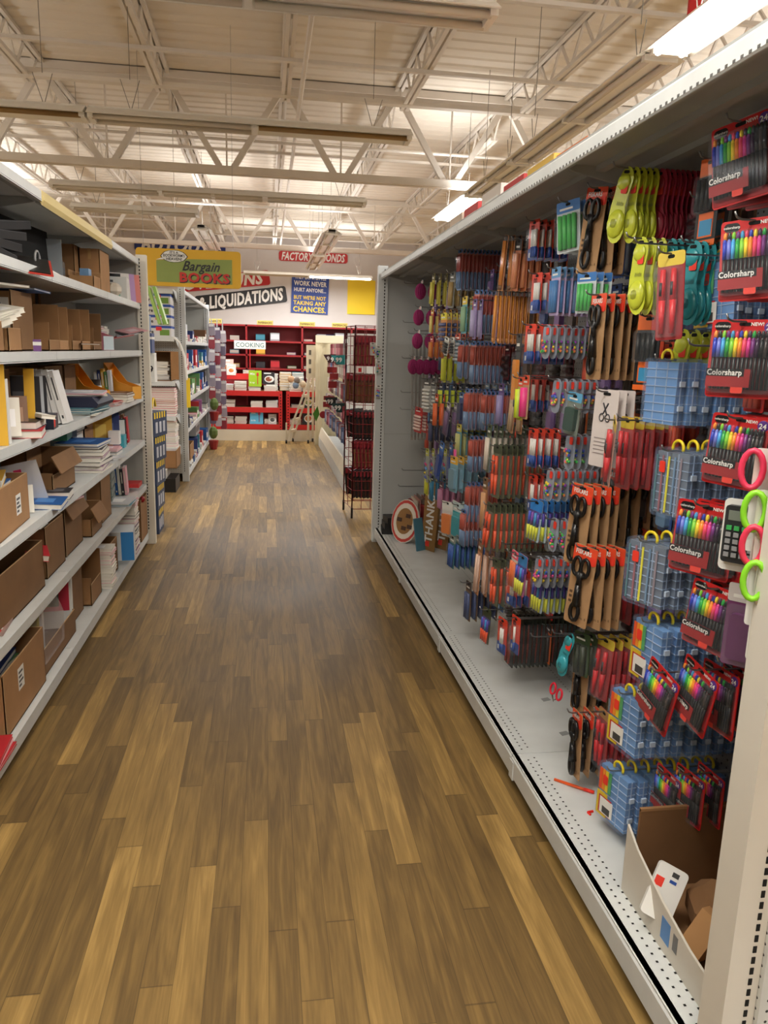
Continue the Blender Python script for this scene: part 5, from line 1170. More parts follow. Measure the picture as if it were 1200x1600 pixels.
inst(book_proto(11, .17, .2, .025), 'light blue book lying over the fourth shelf lip', (-.99, 3.55, Z4), (0, .05, .1)); inst(book_proto(2, .14, .2, .012), 'white booklet leaning left of the light blue book', (-1.03, 3.38, Z4+.06), (1.2, 0, .3), scale=(.6, .6, 1)); inst(book_proto(5, .14, .13, .035), 'black book right of the light blue book', (-.99, 3.74, Z4), (0, 0, .1))
carton(-1.0, 3.95, Z4, .42, .3, .19, 'brown carton with torn flaps in the middle of the fourth shelf', km=1, flaps='bf', cut=.1); carton(-1.16, 4.12, Z4, .42, .2, .27, 'tall brown carton behind the one with torn flaps', km=0)
box_item('black_box', 'box', 'flat black box on top of the tall fourth shelf carton', (-1.25, 4.12, Z4+.272), (.16, .3, .03), BLACK)
stack(-1.05, 4.62, Z4, 9, 'of blue and dark books on the fourth shelf', [5, 11, 6, 1, 2], w=.24, d=.3, t=.018)
carton(-1.12, 4.98, Z4, .14, .25, .20, 'slim brown carton right of the blue book stack', km=0, lid=True)
box_item('teal_box', 'box', 'teal box with a red sticker behind the blue book stack', (-1.2, 4.5, Z4+.19), (.2, .2, .09), M((60, 160, 140), .5), (0, 0, .1), lambda q, s: q.box(-.02, .02, -s[1]/2-.001, -s[1]/2, .03, .07, RED))
for i in range(3): box_item('white_box', 'box', ['lowest', 'middle', 'topmost'][i]+' white box stacked left of the tall fourth shelf carton', (-1.22, 4.86, Z4+.1*i), (.2, .2, .095), M((222, 222, 220), .6))
carton(-1.14, 5.2, Z4, .18, .22, .27, 'tall closed brown carton towards the end of the fourth shelf', km=0, lid=True)
stack(-1.05, 5.3, Z4, 4, 'of pink and grey booklets on the fourth shelf', [8, 10, 5], t=.012)
for i, c in enumerate((4, 1)): inst(book_proto(c, .16, .24, .03), ['lime', 'navy'][i]+' binder standing near the end of the fourth shelf', (-1.14+.03*i, 5.5+.1*i, Z4+.125), (math.pi/2-.2, 0, .2))
mb = MB(); mb.prism([(-.07, 0), (.07, 0), (.07, .19), (-.07, .19)][::-1], 0, .008, BLACK); mb.prism([(-.06, .01), (.06, .01), (.06, .18), (-.06, .18)][::-1], -.001, 0, WHT); inst(('picture_frame', 'picture frame', mb.mesh('picture_frame')), 'black picture frame leaning near the end post', (-1.08, 5.78, Z4), (-.15, 0, .35))
box_item('teal_packet', 'packet', 'teal packet in front of the black picture frame', (-1.03, 5.64, Z4), (.06, .1, .09), M((60, 160, 176), .4)); box_item('white_jar', 'jar', 'white jar left of the teal packet', (-1.03, 5.42, Z4+.05), (.07, .07, .09), WHT)
# --- fifth shelf
carton(-.985, 3.15, Z5, .62, .38, .21, 'wide low brown carton at the left edge of the fifth shelf', km=1, flaps='')
mb = MB()
mb.box(-.16, .16, -.13, .13, 0, .012, M((170, 140, 130), .6))
for i in range(5): mb.box(-.15, .15, -.12+.052*i, -.095+.052*i, .012, .014, M((190, 50, 50), .5)); mb.box(-.15, .15, -.094+.052*i, -.071+.052*i, .012, .014, WHT)
inst(('striped_tray', 'tray', mb.mesh('striped_tray')), 'tray with red and white stripes on the fifth shelf', (-1.14, 2.95, Z5), (0, 0, .1))
mb = MB()
for (x_, y_, r_) in ((0, 0, .2), (.03, -.1, .5)): mb.add([(x_-.08, y_-.1, .002), (x_+.08, y_-.08, .003), (x_+.09, y_+.1, .002), (x_-.07, y_+.09, .004)], [(0, 1, 2, 3)], M((150, 150, 150), .3))
inst(('plastic_sheet', 'plastic sheet', mb.mesh('plastic_sheet')), 'grey plastic sheet lying on the bare near part of fifth shelf', (-1.14, 2.62, Z5))
inst(book_proto(0, .1, .12, .03), 'red and white booklet behind the wide low carton', (-1.03, 3.5, Z5+.13), (.2, .2, .4))
carton(-1.0, 3.72, Z5, .32, .32, .24, 'brown carton second from the left on the fifth shelf', km=1); carton(-1.01, 4.12, Z5, .36, .34, .27, 'tall brown carton in the middle of the fifth shelf', km=1, flaps='f')
carton(-.975, 4.5, Z5, .26, .22, .16, 'small brown box with a flap open on the fifth shelf', km=0, flaps='f', cut=.1)
o = carton(-.99, 4.86, Z5, .28, .36, .27, 'brown carton with a white label towards the end of fifth shelf', km=0, lid=True); near_label(o, .02, -.141, .17, .15, .17)
carton(-1.18, 5.1, Z5, .2, .2, .24, 'small brown carton behind the labelled one', km=2)
mb = MB()
for i in range(4): mb.box(-.1, .1, -.12, .12, .055*i, .055*i+.045, M((150, 165, 160), .3, alpha=.8))
inst(('glass_ware', 'packed glassware', mb.mesh('glass_ware')), 'stack of greenish clear packs at the far end of fifth shelf', (-1.15, 5.4, Z5), (0, 0, .1))
stack(-1.02, 5.35, Z5, 3, 'of flat papers at the fifth shelf lip', [10, 2, 3], w=.22, d=.26, t=.006); box_item('black_packet', 'packet', 'red and black packet at the far fifth shelf lip', (-.99, 5.85, Z5+.03), (.1, .16, .03), M((190, 50, 50), .5))
box_item('white_bin', 'box', 'pale pink and white box behind the cartons on the fifth shelf', (-1.2, 3.9, Z5+.0), (.16, .3, .3), M((214, 196, 196), .6))
# --- base shelf
stack(-1.02, 2.62, Z6, 3, 'of glossy red magazines at the lower left corner', [0, 10, 8], w=.2, d=.26, t=.012)
o = carton(-.965, 3.05, Z6, .52, .38, .25, 'open brown carton with a barcode label at the lower left', km=2, tag=(-.06, .16, .07, .09)); stack(-1.14, 3.05, Z6+.01, 6, 'inside the open lower left carton', [3, 7, 5, 1], w=.2, d=.3, t=.03)
def toy(label, x, y, z, rgb):
    box_item('toy_box', 'box', label, (x, y, z), (.22, .07, .3), M((225, 225, 222), .5), (-.12, 0, .15), lambda q, s: (q.box(-s[0]*.45, s[0]*.45, -s[1]/2-.001, -s[1]/2, s[2]*.3, s[2]*.82, M(rgb, .5)), q.box(-s[0]*.45, s[0]*.45, -s[1]/2-.001, -s[1]/2, s[2]*.84, s[2]*.97, M((60, 120, 190), .5)), q.box(-.04, .05, -s[1]/2-.002, -s[1]/2, s[2]*.38, s[2]*.62, M((50, 90, 70), .5)), q.ell((-.0, -s[1]/2-.001, s[2]*.7), .04, .001, .03, STICKER)))
carton(-.98, 3.62, Z6, .6, .4, .12, 'low brown tray carton holding the toy boxes', km=1)
toy('red and blue toy box standing in the low base tray', -1.10, 3.90, Z6+.03, (196, 40, 70)); toy('white and yellow toy box wrapped in clear film in the base tray', -1.12, 3.45, Z6-.0, (214, 210, 120))
mb = MB(); mb.prism_axis([(-.03, .08), (.03, .06), (.035, .2), (.0, .3), (-.03, .3)], -.16, .16, 'y', M((220, 210, 210), .08, alpha=.22)); inst(('clear_wrap', 'plastic wrap', mb.mesh('clear_wrap')), 'clear film bulging in front of the white toy box', (-1.0, 3.5, Z6))
carton(-1.02, 4.12, Z6, .3, .36, .28, 'tall brown carton in the middle of the base shelf', km=1); carton(-.985, 4.45, Z6, .26, .34, .27, 'brown carton with torn near corner on the base shelf', km=0, cut=.12)
stack(-1.03, 4.7, Z6, 13, 'of white workbooks on the base shelf', [2, 8, 2], w=.2, d=.14, t=.02, jit=2)
carton(-.98, 4.98, Z6, .2, .34, .22, 'brown carton right of the white workbooks', km=0, flaps=''); box_item('blue_box', 'box', 'blue and white box tilted on the base shelf', (-.99, 5.2, Z6+.05), (.2, .16, .2), M((210, 214, 218), .5), (.1, 0, .1), lambda q, s: q.box(s[0]*.1, s[0]*.5+.001, -s[1]/2-.001, -s[1]/2, 0, s[2], M((50, 130, 200), .5)))
carton(-1.1, 5.3, Z6, .26, .26, .3, 'dark brown carton behind the blue and white box', km=1)
stack(-1.02, 5.52, Z6, 15, 'of tall purple and white books near the base shelf end', [2, 6, 5, 8], w=.2, d=.18, t=.022, jit=3)
o = carton(-.955, 5.86, Z6-.1+.0, .3, .36, .36, 'closed brown carton with a label at the foot of the end post', km=0, lid=True); near_label(o, -.02, -.151, .28, .24, .1)
o.location.z = .104; o.location.y = 5.93; o.location.x = -1.115; o.scale = (1, 1, .9)
mb = MB(); mb.ell((0, 0, 0), .02, .02, .024, M((150, 20, 30), .4), 10, 6); inst(('red_ornament', 'ornament', mb.mesh('red_ornament', True)), 'small dark red bauble by the top corner of the end carton', (-.93, 5.85, .42))

# loose papers and small things along the left shelves
for i, (px, z, x, c, w, d, l) in enumerate(((38, Z2+.251, -1.06, 2, .16, .2, 'white booklet on the labelled carton of the second shelf'), (70, Z2+.26, -1.1, 11, .2, .26, 'pale blue folder across the second shelf cartons'),
    (150, Z3, -.985, 2, .1, .14, 'small white pad at the third shelf lip'), (108, Z5+.275, -1.05, 8, .16, .2, 'pink folder on the tall fifth shelf carton'), (96, Z4, -.98, 0, .08, .12, 'small red booklet beside the light blue book'),
    (186, Z4+.0, -.98, 10, .12, .16, 'grey leaflet towards the end of the fourth shelf'), (60, Z5+.215, -1.1, 2, .12, .2, 'white leaflet on the wide low carton'), (160, Z2+.03, -.98, 9, .1, .12, 'torn brown flap at the second shelf lip'), (140, Z6+.29, -1.05, 0, .1, .14, 'dark red booklet over the base shelf carton'))):
    y = -x*1187/(416-px); inst(book_proto(c, w, d, .008), l, (x, y, z+.002), (0, 0, .2*((i*7) % 5-2)))
# ================================================================ BETWEEN THE LEFT GONDOLAS
NV = M((44, 62, 96), .5); 
def far_inst(name, cat, label, mb, loc=(0, 0, 0), rot=(0, 0, 0), group=None, smooth=False):
    return inst((name, cat, mb.mesh(name, smooth)), label, loc, rot, group=group)
def navy_box(i, z):
    q = MB(); q.box(-.13, .13, -.16, .16, 0, .2, NV); p = MB()
    for k in range(3): p.box(-.10+.07*k, -.06+.07*k, -.1612, -.16, .03, .12, M((210, 214, 220), .5)); p.box(.13, .1312, -.12+.09*k, -.07+.09*k, .03, .12, M((200, 205, 215), .5))
    for k in range(5): p.box(-.13+.05*k, -.11+.05*k, -.1614, -.16, .15, .2, YEL); p.box(.13, .1314, -.15+.06*k, -.12+.06*k, .15, .2, YEL)
    inst(('navy_box', 'box', [('carton_body', q.mesh('carton_body')), ('printed_label', p.mesh('printed_label'))]), 'navy and yellow box, %s in the pile just past the left end post' % ['lowest', 'second', 'third', 'fourth', 'topmost'][i], (-1.03+.006*i, 6.62, z), (0, 0, -.05*i))
for i in range(5): navy_box(i, .001+.205*i)
q = MB()
for k in range(3): q.box(-.1+.03*k, -.085+.03*k, -.1, .1, 0, .22, M([(80, 100, 160), (210, 214, 220), (60, 80, 130)][k], .5))
far_inst('binder_set', 'binders', 'blue and white binders on the navy boxes past the end post', q, (-1.02, 6.6, 1.03))
q = MB(); q.tube([(0, -.1+.2*t/8, .03+.07*math.sin(math.pi*t/8)) for t in range(9)], .01, YEL, 6); far_inst('yellow_strap', 'strap', 'yellow plastic strap over the topmost navy box', q, (-.93, 6.6, 1.03))
q = MB(); q.box(-.06, .06, -.07, .07, 0, .24, WHT); q.text('.99', -.05, -.072, .08, .08, M((20, 20, 30), .5), 'LEFT', .03); far_inst('price_placard', 'price sign', 'white price placard reading .99 past the left end post', q, (-.98, 6.72, 1.26))
q = MB(); q.box(-.07, .07, -.08, .08, 0, .16, M((70, 90, 140), .5)); q.box(-.071, .071, -.081, .081, .11, .13, WHT); far_inst('blue_box', 'box', 'blue box high behind the left end post', q, (-1.0, 6.7, 1.5))
q = MB(); q.box(-.05, .05, -.05, .05, 0, .12, M((120, 150, 190), .5)); far_inst('blue_box', 'box', 'light blue box on the pile behind the left end post', q, (-1.0, 6.7, 1.68))
for i, (dx, c, l) in enumerate(((0, (176, 214, 110), 'light green'), (.045, (150, 196, 90), 'leaf green'), (-.05, (70, 66, 60), 'black and yellow'))):
    q = MB(); q.box(-.012, .012, -.06, .06, -.3, 0, M(c, .5)); q.box(-.013, .013, -.03, .0, -.3, 0, M((230, 236, 200), .5)) ; 
    far_inst('tool_pack', 'packet', l+' long pack hanging just past the left end post', q, (-.93+dx, 6.55, 2.02), (0, -.28 if i < 2 else -.05, 0))

# ---------------------------------------------------------------- second left gondola with its end cap
G2 = root('gondola_shelving', 'farther white gondola on the left, beyond the first', 'shelving', (-1.2, 9.15, 0))
shelf_run(G2, -.92, -1.38, [9.16, 10.38, 11.6], [1.62, 1.28, .95, .6, 2.185], .10)
end_frame('gondola_end', 'white slotted post where the farther left gondola begins', -1.86, -.905, 9.13, WHITE_METAL, front=1, panel=PEGW, T=.05)
end_frame('gondola_end', 'slotted post at the far end of the farther left gondola', -1.4, -.905, 12.85, WHITE_METAL, front=1, panel=PANEL, T=.05)
EC = root('end_cap_shelving', 'white end cap shelves facing the camera before the farther left gondola', 'shelving', (-1.4, 8.9, 0))
EZ = [1.66, 1.18, .80, .44]
for z in EZ+[2.16]:
    q = MB(); q.box(-1.85, -.99, 8.72, 9.1, z-.012, z, WHITE_METAL); q.box(-1.85, -.99, 8.715, 8.725, z-.05, z+.002, WHITE_METAL); lp(EC, 'shelf', q)
    q = MB(); q.prism_axis([(8.74, z-.012), (9.1, z-.012), (9.1, z-.12)], -.99, -.985, 'x', WHITE_METAL); lp(EC, 'bracket', q)
# paper cartons on the top end-cap shelf
for i in range(4):
    q = MB(); q.box(-.22, .22, -.15, .15, 0, .11, M((214, 214, 214), .5)); p = MB()
    p.box(-.221, .221, -.151, .151, .085, .11, M((40, 80, 170), .5)); p.text('Core', -.02, -.152, .03, .05, M((30, 30, 34), .5), 'CENTER', .03); p.box(.10, .2, -.152, -.15, .01, .07, M((110, 150, 60), .5)); p.box(.06, .12, -.153, -.15, .06, .1, M((220, 40, 50), .5))
    inst(('paper_carton', 'box', [('carton_body', q.mesh('carton_body')), ('printed_label', p.mesh('printed_label'))]), 'white and blue carton printed Core, %s of four on the end cap' % ['lowest', 'second', 'third', 'topmost'][i], (-1.24, 8.89, 1.662+.112*i))
q = MB(); q.tube([(-1.0, 8.72, 1.66), (-.93, 8.7, 1.6), (-.88, 8.7, 1.45), (-.86, 8.7, 1.2)], .012, WHT, 6); far_inst('price_strip', 'shelf strip', 'white strip curling down from the end cap shelf', q)
q = MB(); q.box(-.02, .02, -.01, .01, -.32, 0, YEL); far_inst('yellow_strip', 'shelf strip', 'yellow strip hanging under the curled white one', q, (-.85, 8.7, 1.22))
q = MB()
for (xa, xb, za, zb, ya) in ((-1.42, -1.414, 0, .32, 8.73), (-1.036, -1.03, 0, .32, 8.73), (-1.42, -1.03, 0, .006, 8.73), (-1.42, -1.03, .314, .32, 8.73), (-1.42, -1.03, 0, .32, 9.05)): q.box(xa, xb, ya, 9.056, za, zb, KR[0])
q.box(-1.03, -.95, 8.725, 8.731, .02, .32, KR[2]); q.box(-1.49, -1.42, 8.725, 8.731, .02, .32, KR[2])
far_inst('open_carton', 'box', 'brown carton lying open towards the camera, full of grey books, on the end cap', q, (0, 0, EZ[1]+.002))
stack(-1.2, 8.88, EZ[1]+.012, 11, 'in the end cap carton', [10, 2, 10], w=.28, d=.2, t=.018, fine=False)
stack(-1.13, 8.86, EZ[2], 13, 'of red-covered books on the end cap', [8, 0, 8], w=.26, d=.2, t=.02, fine=False, jit=3)
carton(-1.3, 8.95, EZ[2]+.002, .25, .22, .2, 'brown carton left of the red-covered books', km=1)
stack(-1.15, 8.88, EZ[3], 14, 'of white and pink books on the end cap', [2, 8, 10, 2], w=.3, d=.2, t=.026, fine=False)
carton(-1.34, 8.95, EZ[3]+.002, .25, .1, .3, 'narrow brown carton left of the white and pink books', km=2)
carton(-.98, 8.75, .24, .4, .42, .2, 'open brown carton over the black crate at the end cap foot', km=0, flaps='b'); stack(-1.15, 8.7, .25, 5, 'in the carton at the end cap foot', [2, 0, 10], fine=False)
q = MB(); q.box(-.22, .22, -.2, .2, 0, .15, BLACK); p = MB(); p.box(-.2, .12, -.23, .18, .15, .24, M((200, 198, 190), .6)); inst(('black_crate', 'crate', [('tub', q.mesh('tub')), ('white_tray', p.mesh('white_tray'))]), 'black crate with a white tray on the floor by the end cap', (-1.2, 8.6, .001))
# goods on the farther left gondola
rg = random.Random(9)
for li, z in enumerate([1.62, 1.28, .95, .6, .10]):
    y = 9.3; k = 0
    while y < 12.6:
        ci = rg.randrange(12); wy = rg.choice((.14, .2, .26)); h = rg.choice((.08, .14, .2, .24)); 
        lev = ['top', 'second', 'third', 'fourth', 'lowest'][li]
        pos = ['near', 'middle', 'far'][min(2, int((y-9.3)/1.15))]
        t_ = rg.random(); k += 1; NTH = ['first', 'second', 'third', 'fourth', 'fifth', 'sixth', 'seventh', 'eighth', 'ninth', 'tenth', 'eleventh', 'twelfth', 'thirteenth', 'fourteenth', 'fifteenth', 'sixteenth', 'seventeenth', 'eighteenth', 'nineteenth', 'twentieth', 'last', 'last', 'last', 'last'][k-1]
        if t_ < .45: stack(-1.02, y+wy/2, z+.001, rg.choice((2, 3, 4)), 'in the %s pile along the %s shelf, farther gondola' % (NTH, lev), [ci, 2, 10], w=.18, d=wy-.03, t=.02, fine=False)
        else:
            q = MB(); q.box(-.09, .09, -wy/2+.01, wy/2-.01, 0, h, M(BOOKC[ci], .5)); q.box(.09, .0905, -wy*.3, wy*.2, h*.3, h*.7, WHT)
            far_inst('packed_box', 'box', '%s box, %s item along the %s shelf, farther left gondola' % (BN[ci], NTH, lev), q, (-1.02-.02*rg.random(), y+wy/2, z+.001), (0, 0, rg.uniform(-.1, .1)), group='%s boxes %s %s farther gondola' % (BN[ci], pos, lev))
        y += wy+.02
o = carton(-.94, 9.9, .102, .5, .3, .26, 'brown carton of cow-patterned toys on the farther left base shelf', km=2)
for i in range(5):
    q = MB(); q.ell((0, 0, 0), .06, .07, .05, WHT if i % 2 else BLACK, 8, 5); far_inst('plush_toy', 'toy', 'black and white plush toy in the farther base shelf carton', q, (-1.08+.02*(i % 2), 9.72+.09*i, .37), group='plush toys in the farther carton')
q = MB(); q.box(-.15, .15, -.3, .3, 0, .24, M((150, 150, 152), .5))
for k in range(3): q.box(.15, .151, -.26+.18*k, -.14+.18*k, .04, .12, M((40, 40, 46), .5)); q.ell((.15, -.2+.18*k, .18), .002, .05, .03, BLACK)
far_inst('appliance_box', 'box', 'grey box printed with dark pictures above the plush toys', q, (-1.1, 10.9, .37))
# clip strips of bagged goods at the far end post
for j, (x, y) in enumerate(((-.86, 12.7), (-.78, 12.8), (-.70, 12.9))):
    for i in range(8):
        c = [(150, 140, 150), (120, 110, 130), (180, 170, 176), (150, 60, 70)][(i*3+j) % 4]
        q = MB(); q.prism(RR(.1, .19, .02, 2), -.015, .015, M(c, .25)); q.box(-.04, .04, -.018, -.015, -.05, -.01, M((220, 216, 214), .4))
        far_inst('bagged_toy', 'bag', '%s bag on the %s hanging strip by the farther left post' % (['mauve', 'slate', 'pale', 'wine red'][(i*3+j) % 4], ['left', 'middle', 'right'][j]), q, (x, y, 1.93-.2*i-.05*j), (0, .05*((i % 3)-1), .2*((i+j) % 3-1)), group='%s bags on strip %s' % (['mauve', 'slate', 'pale', 'wine red'][(i*3+j) % 4], ['left', 'middle', 'right'][j]))
    q = MB(); q.box(-.01, .01, -.003, .003, .3, 2.0, M((180, 180, 180), .4)); far_inst('clip_strip', 'clip strip', '%s clip strip by the farther left post' % ['left', 'middle', 'right'][j], q, (x, y+.02, 0))
for i in range(2):
    q = MB(); q.rod((0, 0, 0), (0, 0, .14), .05, M((150, 40, 40), .5), 8, .08); q.ell((0, 0, .26), .07, .07, .1, M((90, 110, 50), .7), 7, 5); far_inst('potted_plant', 'plant', ['lower', 'upper'][i]+' red pot with green plant at the far end of the left base shelf', q, (-.82, 12.2+.2*i, .12+.3*i) if i else (-.82, 12.1, .0))

# ================================================================ RED SHELVES AT THE END OF THE AISLE
RM = M((150, 30, 34), .5, noise=.05, nscale=4); RD = M((128, 36, 44), .6); RB = M((206, 38, 36), .45)
YB = 13.95
bu = root('red_bookcase', 'tall dark red bookcase with labelled shelves closing the aisle', 'bookcase', (.6, YB, 0))
q = MB(); q.box(-1.3, 2.1, YB+.3, YB+.32, 0, 1.97, RD); lp(bu, 'back_panel', q)
for z in (1.97, 1.70, 1.46, 1.22, .95):
    q = MB(); q.box(-1.3, 2.1, YB, YB+.3, z-.03, z, RM); lp(bu, 'shelf', q)
for x in (-1.3, -.36, .62, 1.5, 2.07):
    q = MB(); q.box(x, x+.03, YB, YB+.3, .2, 1.97, RM); lp(bu, 'divider', q)
for i, x in enumerate((-.9, -.02, .72, 1.3)):
    q = MB(); q.box(-.14, .14, -.004, .004, 0, .075, M((222, 200, 110), .6)); q.text('PAPERBACKS' if i else 'CLASSICS', 0, -.006, .02, .05, M((90, 70, 40), .6), 'CENTER', .02, width=.24)
    far_inst('section_sign', 'sign', ['leftmost yellow section sign, reading CLASSICS', 'second yellow section sign from the left', 'third yellow section sign from the left', 'rightmost yellow section sign'][i]+' on the red bookcase', q, (x, YB, 1.972), (.1, 0, 0))
for si, z in enumerate((1.70, 1.46, 1.22)):
    for x, n, m_, c in ((-.55, 3, 0, 2), (-.1, 2, 1, 3), (.15, 3, 1, 10), (.45, 2, 0, 5), (.75, 2, 0, 0), (.98, 3, 1, 10), (1.12, 3, 1, 1), (1.3, 4, 1, 10), (1.75, 3, 0, 2)):
        if (si*3+int(x*10)) % 4 == 0: continue
        ci = (c+si) % 12
        q = MB(); h = .05+.03*n if m_ else .025*n; w = .16
        q.box(-w/2, w/2, -.09, .09, 0, h, M(tuple(int(v*.75) for v in BOOKC[ci]), .6)); q.box(-w/2+.004, w/2-.004, -.091, -.09, h*.2, h*.85, M((170, 160, 150), .8) if m_ == 0 else M(BOOKC[ci], .6))
        far_inst('book_bundle', 'books', '%s bundle on the %s shelf of the red bookcase, %s' % (BN[ci], ['upper', 'middle', 'lower'][si], {-.55: 'at far left', -.1: 'left of centre', .15: 'at centre left', .45: 'at the centre', .75: 'right of the centre divider', .98: 'centre right', 1.12: 'third from the right', 1.3: 'second from the right', 1.75: 'at far right'}[x]), q, (x, YB+.14, z+.001), (0, 0, rg.uniform(-.1, .1)), group='%s bundles %s %s red bookcase' % (BN[ci], si, int(x)))
def red_rack(label, x0, x1, y, zs, depth=.5):
    o = root('red_rack', label, 'shelving', ((x0+x1)/2, y, 0))
    for z in zs:
        q = MB(); q.box(x0, x1, y, y+.03, z-.085, z, RB); q.box(x0, x1, y+depth-.03, y+depth, z-.085, z, RB); lp(o, 'beam', q)
        q = MB(); q.box(x0, x1, y+.01, y+depth-.01, z-.012, z-.001, KRAFT_D); lp(o, 'shelf_board', q)
    for x in (x0-.06, x1):
        for yy in (y-.005, y+depth-.035):
            q = MB(); q.box(x, x+.06, yy, yy+.04, .0, zs[-1] if len(zs) < 4 else .84, RB)
            if yy < y:
                zz = .08
                while zz < .82: q.box(x+.02, x+.04, yy-.001, yy, zz, zz+.02, SLOT); zz += .05
            lp(o, 'upright', q)
red_rack('bright red steel rack of books left of centre at the aisle end', -1.02, .21, 13.32, [.28, .57, .85]); red_rack('bright red steel rack of books behind the stepladder', .40, 1.15, 13.32, [.28, .57, .85])
q = MB(); q.box(-1.1, .42, 13.30, 13.31, 0.0, .19, CREAM); far_inst('base_board', 'panel', 'cream board closing the foot of the red racks', q, (0, -.012, 0))
inst(('base_board', 'panel', bpy.data.meshes['base_board']), 'cream board under the red rack behind the stepladder', (.8, -.0125, 0), scale=(.98, 1, 1))
q = MB(); q.box(-.95, -.1, 13.6, 13.85, .853, 1.09, RM); q.box(-.95, -.1, 13.58, 13.6, 1.03, 1.13, RB); far_inst('red_riser', 'shelf riser', 'red riser shelf standing on the left red rack', q)
def bstack(x, y, z, n, where, cols, fine=False, w=.2, d=.2, t=.024): return stack(x, y, z, n, where, cols, w=w, d=d, t=t, fine=fine, jit=3)
xs = [-.88, -.66, -.44, -.2, .06, .5, .72, .94]
for k, x in enumerate(xs):
    nm = ['first', 'second', 'third', 'fourth', 'fifth', 'sixth', 'seventh', 'eighth'][k]
    bstack(x, 13.45, .852, [7, 5, 7, 3, 4, 9, 4, 5][k], 'in front row on red racks, %s pile from left' % nm, [[2, 10], [2, 10], [2], [2], [10, 2], [2], [2, 4], [2, 8]][k])
    if k not in (2,): bstack(x+.03, 13.45, .572, [3, 5, 6, 4, 5, 3, 4, 2][k], 'on middle level of red racks, %s pile from left' % nm, [[2, 5], [2, 9], [8, 2], [2], [10], [5], [6, 1], [2]][k])
    bstack(x, 13.47, .282, [3, 5, 6, 3, 4, 4, 3, 4][k], 'on lowest level of red racks, %s pile from left' % nm, [[5, 2], [2, 5], [8, 2], [2, 0], [2], [2], [5, 2], [2]][k])
for k, (x, n, cs) in enumerate(((-.25, 12, [10, 2]), (.1, 11, [2, 10]), (.33, 13, [4, 2]), (.55, 12, [10, 3, 2]), (.8, 10, [0, 2]))):
    bstack(x, 13.72, .852, n, 'in the back row on the red racks, %s from left' % ['first', 'second', 'third', 'fourth', 'fifth'][k], cs, t=.026)
for k, (x, n) in enumerate(((-.85, 3), (-.62, 2), (-.3, 2))): bstack(x, 13.72, 1.131, n, 'on the red riser, %s from left' % ['first', 'second', 'third'][k], [2, 8, 5])
def face_out(label, x, y, z, w, h, bg, deco, tilt=-.12):
    q = MB(); q.box(-w/2, w/2, 0, .02, 0, h, M(bg, .4)); p = MB(); deco(p, w, h); inst(('cookbook', 'book', [('cover', q.mesh('cover')), ('cover_print', p.mesh('cover_print'))]), label, (x, y, z), (tilt, 0, 0))
def dc_text(t1, t2, c, c2):
    def f(p, w, h): p.text(t1, -w*.4, -.001, h*.72, h*.2, M(c, .5), 'LEFT', .03); p.text(t2, -w*.4, -.001, h*.2, h*.16, M(c, .5), 'LEFT', .02); p.rod((w*.2, -.002, h*.15), (w*.2, -.002, h*.6), .007, M(c2, .5), 6); p.ell((w*.2, -.002, h*.75), .022, .002, .035, M(c2, .5))
    return f
def dc_food(c1, c2):
    def f(p, w, h): p.ell((w*.05, -.001, h*.42), w*.42, .002, h*.28, WHT, 14, 6); p.ell((0, -.003, h*.42), w*.28, .002, h*.19, M(c1, .5)); p.ell((w*.15, -.004, h*.5), w*.1, .002, h*.08, M(c2, .5)); p.box(-w*.4, w*.2, -.001, 0, h*.84, h*.93, WHT)
    return f
face_out('lime green cookbook facing out in the centre of the red racks', -.19, 13.34, .925, .215, .27, (164, 206, 40), dc_text('Mix', 'it up', (235, 240, 220), (210, 60, 40)))
face_out('sky blue cookbook reading Mix facing out on the lowest red level', -.17, 13.34, .285, .225, .24, (96, 186, 222), dc_text('Mix', '& fix', (235, 240, 240), (150, 60, 90)))
face_out('black cookbook with a plated dish right of the lime one', .04, 13.34, .965, .2, .21, (40, 36, 40), dc_food((150, 80, 50), (220, 200, 180)))
face_out('yellow cookbook at the left of the lowest red level', -.84, 13.34, .285, .17, .2, (244, 196, 40), dc_food((210, 60, 40), (90, 120, 40)))
face_out('pink cookbook leaning on the red riser', -.66, 13.6, 1.132, .2, .24, (226, 180, 170), dc_food((190, 110, 50), (200, 60, 50)), -.2)
face_out('orange cookbook in front of the pink one on the riser', -.6, 13.57, 1.10, .16, .19, (210, 200, 190), dc_food((200, 110, 50), (230, 160, 80)), -.25)
face_out('black cookbook with salad behind the stepladder', .72, 13.34, .575, .2, .22, (30, 30, 30), dc_food((120, 140, 60), (220, 190, 90)))
face_out('black cookbook with a round dish low behind the stepladder', .72, 13.34, .285, .2, .25, (36, 34, 34), dc_food((190, 120, 70), (200, 60, 40)))
face_out('pink cookbook right of the salad one behind the stepladder', .97, 13.34, .575, .2, .22, (230, 190, 180), dc_food((200, 80, 60), (240, 200, 160)))
face_out('white cookbook tilted at the right of the lowest left rack', .1, 13.34, .285, .14, .18, (200, 198, 194), dc_food((80, 80, 80), (140, 140, 140)), -.3)
for i, (x, z, c) in enumerate(((.42, 1.0, (190, 150, 110)), (.52, .98, (110, 100, 90)), (.62, .92, (200, 180, 150)), (.5, .9, (110, 130, 150)))):
    q = MB(); q.ell((0, 0, .06), .06, .03, .06, M(c, .5), 10, 6); far_inst('round_book', 'book', ['tan', 'grey', 'cream', 'slate'][i]+' round-shaped book propped behind the stepladder', q, (x, 13.36, z))
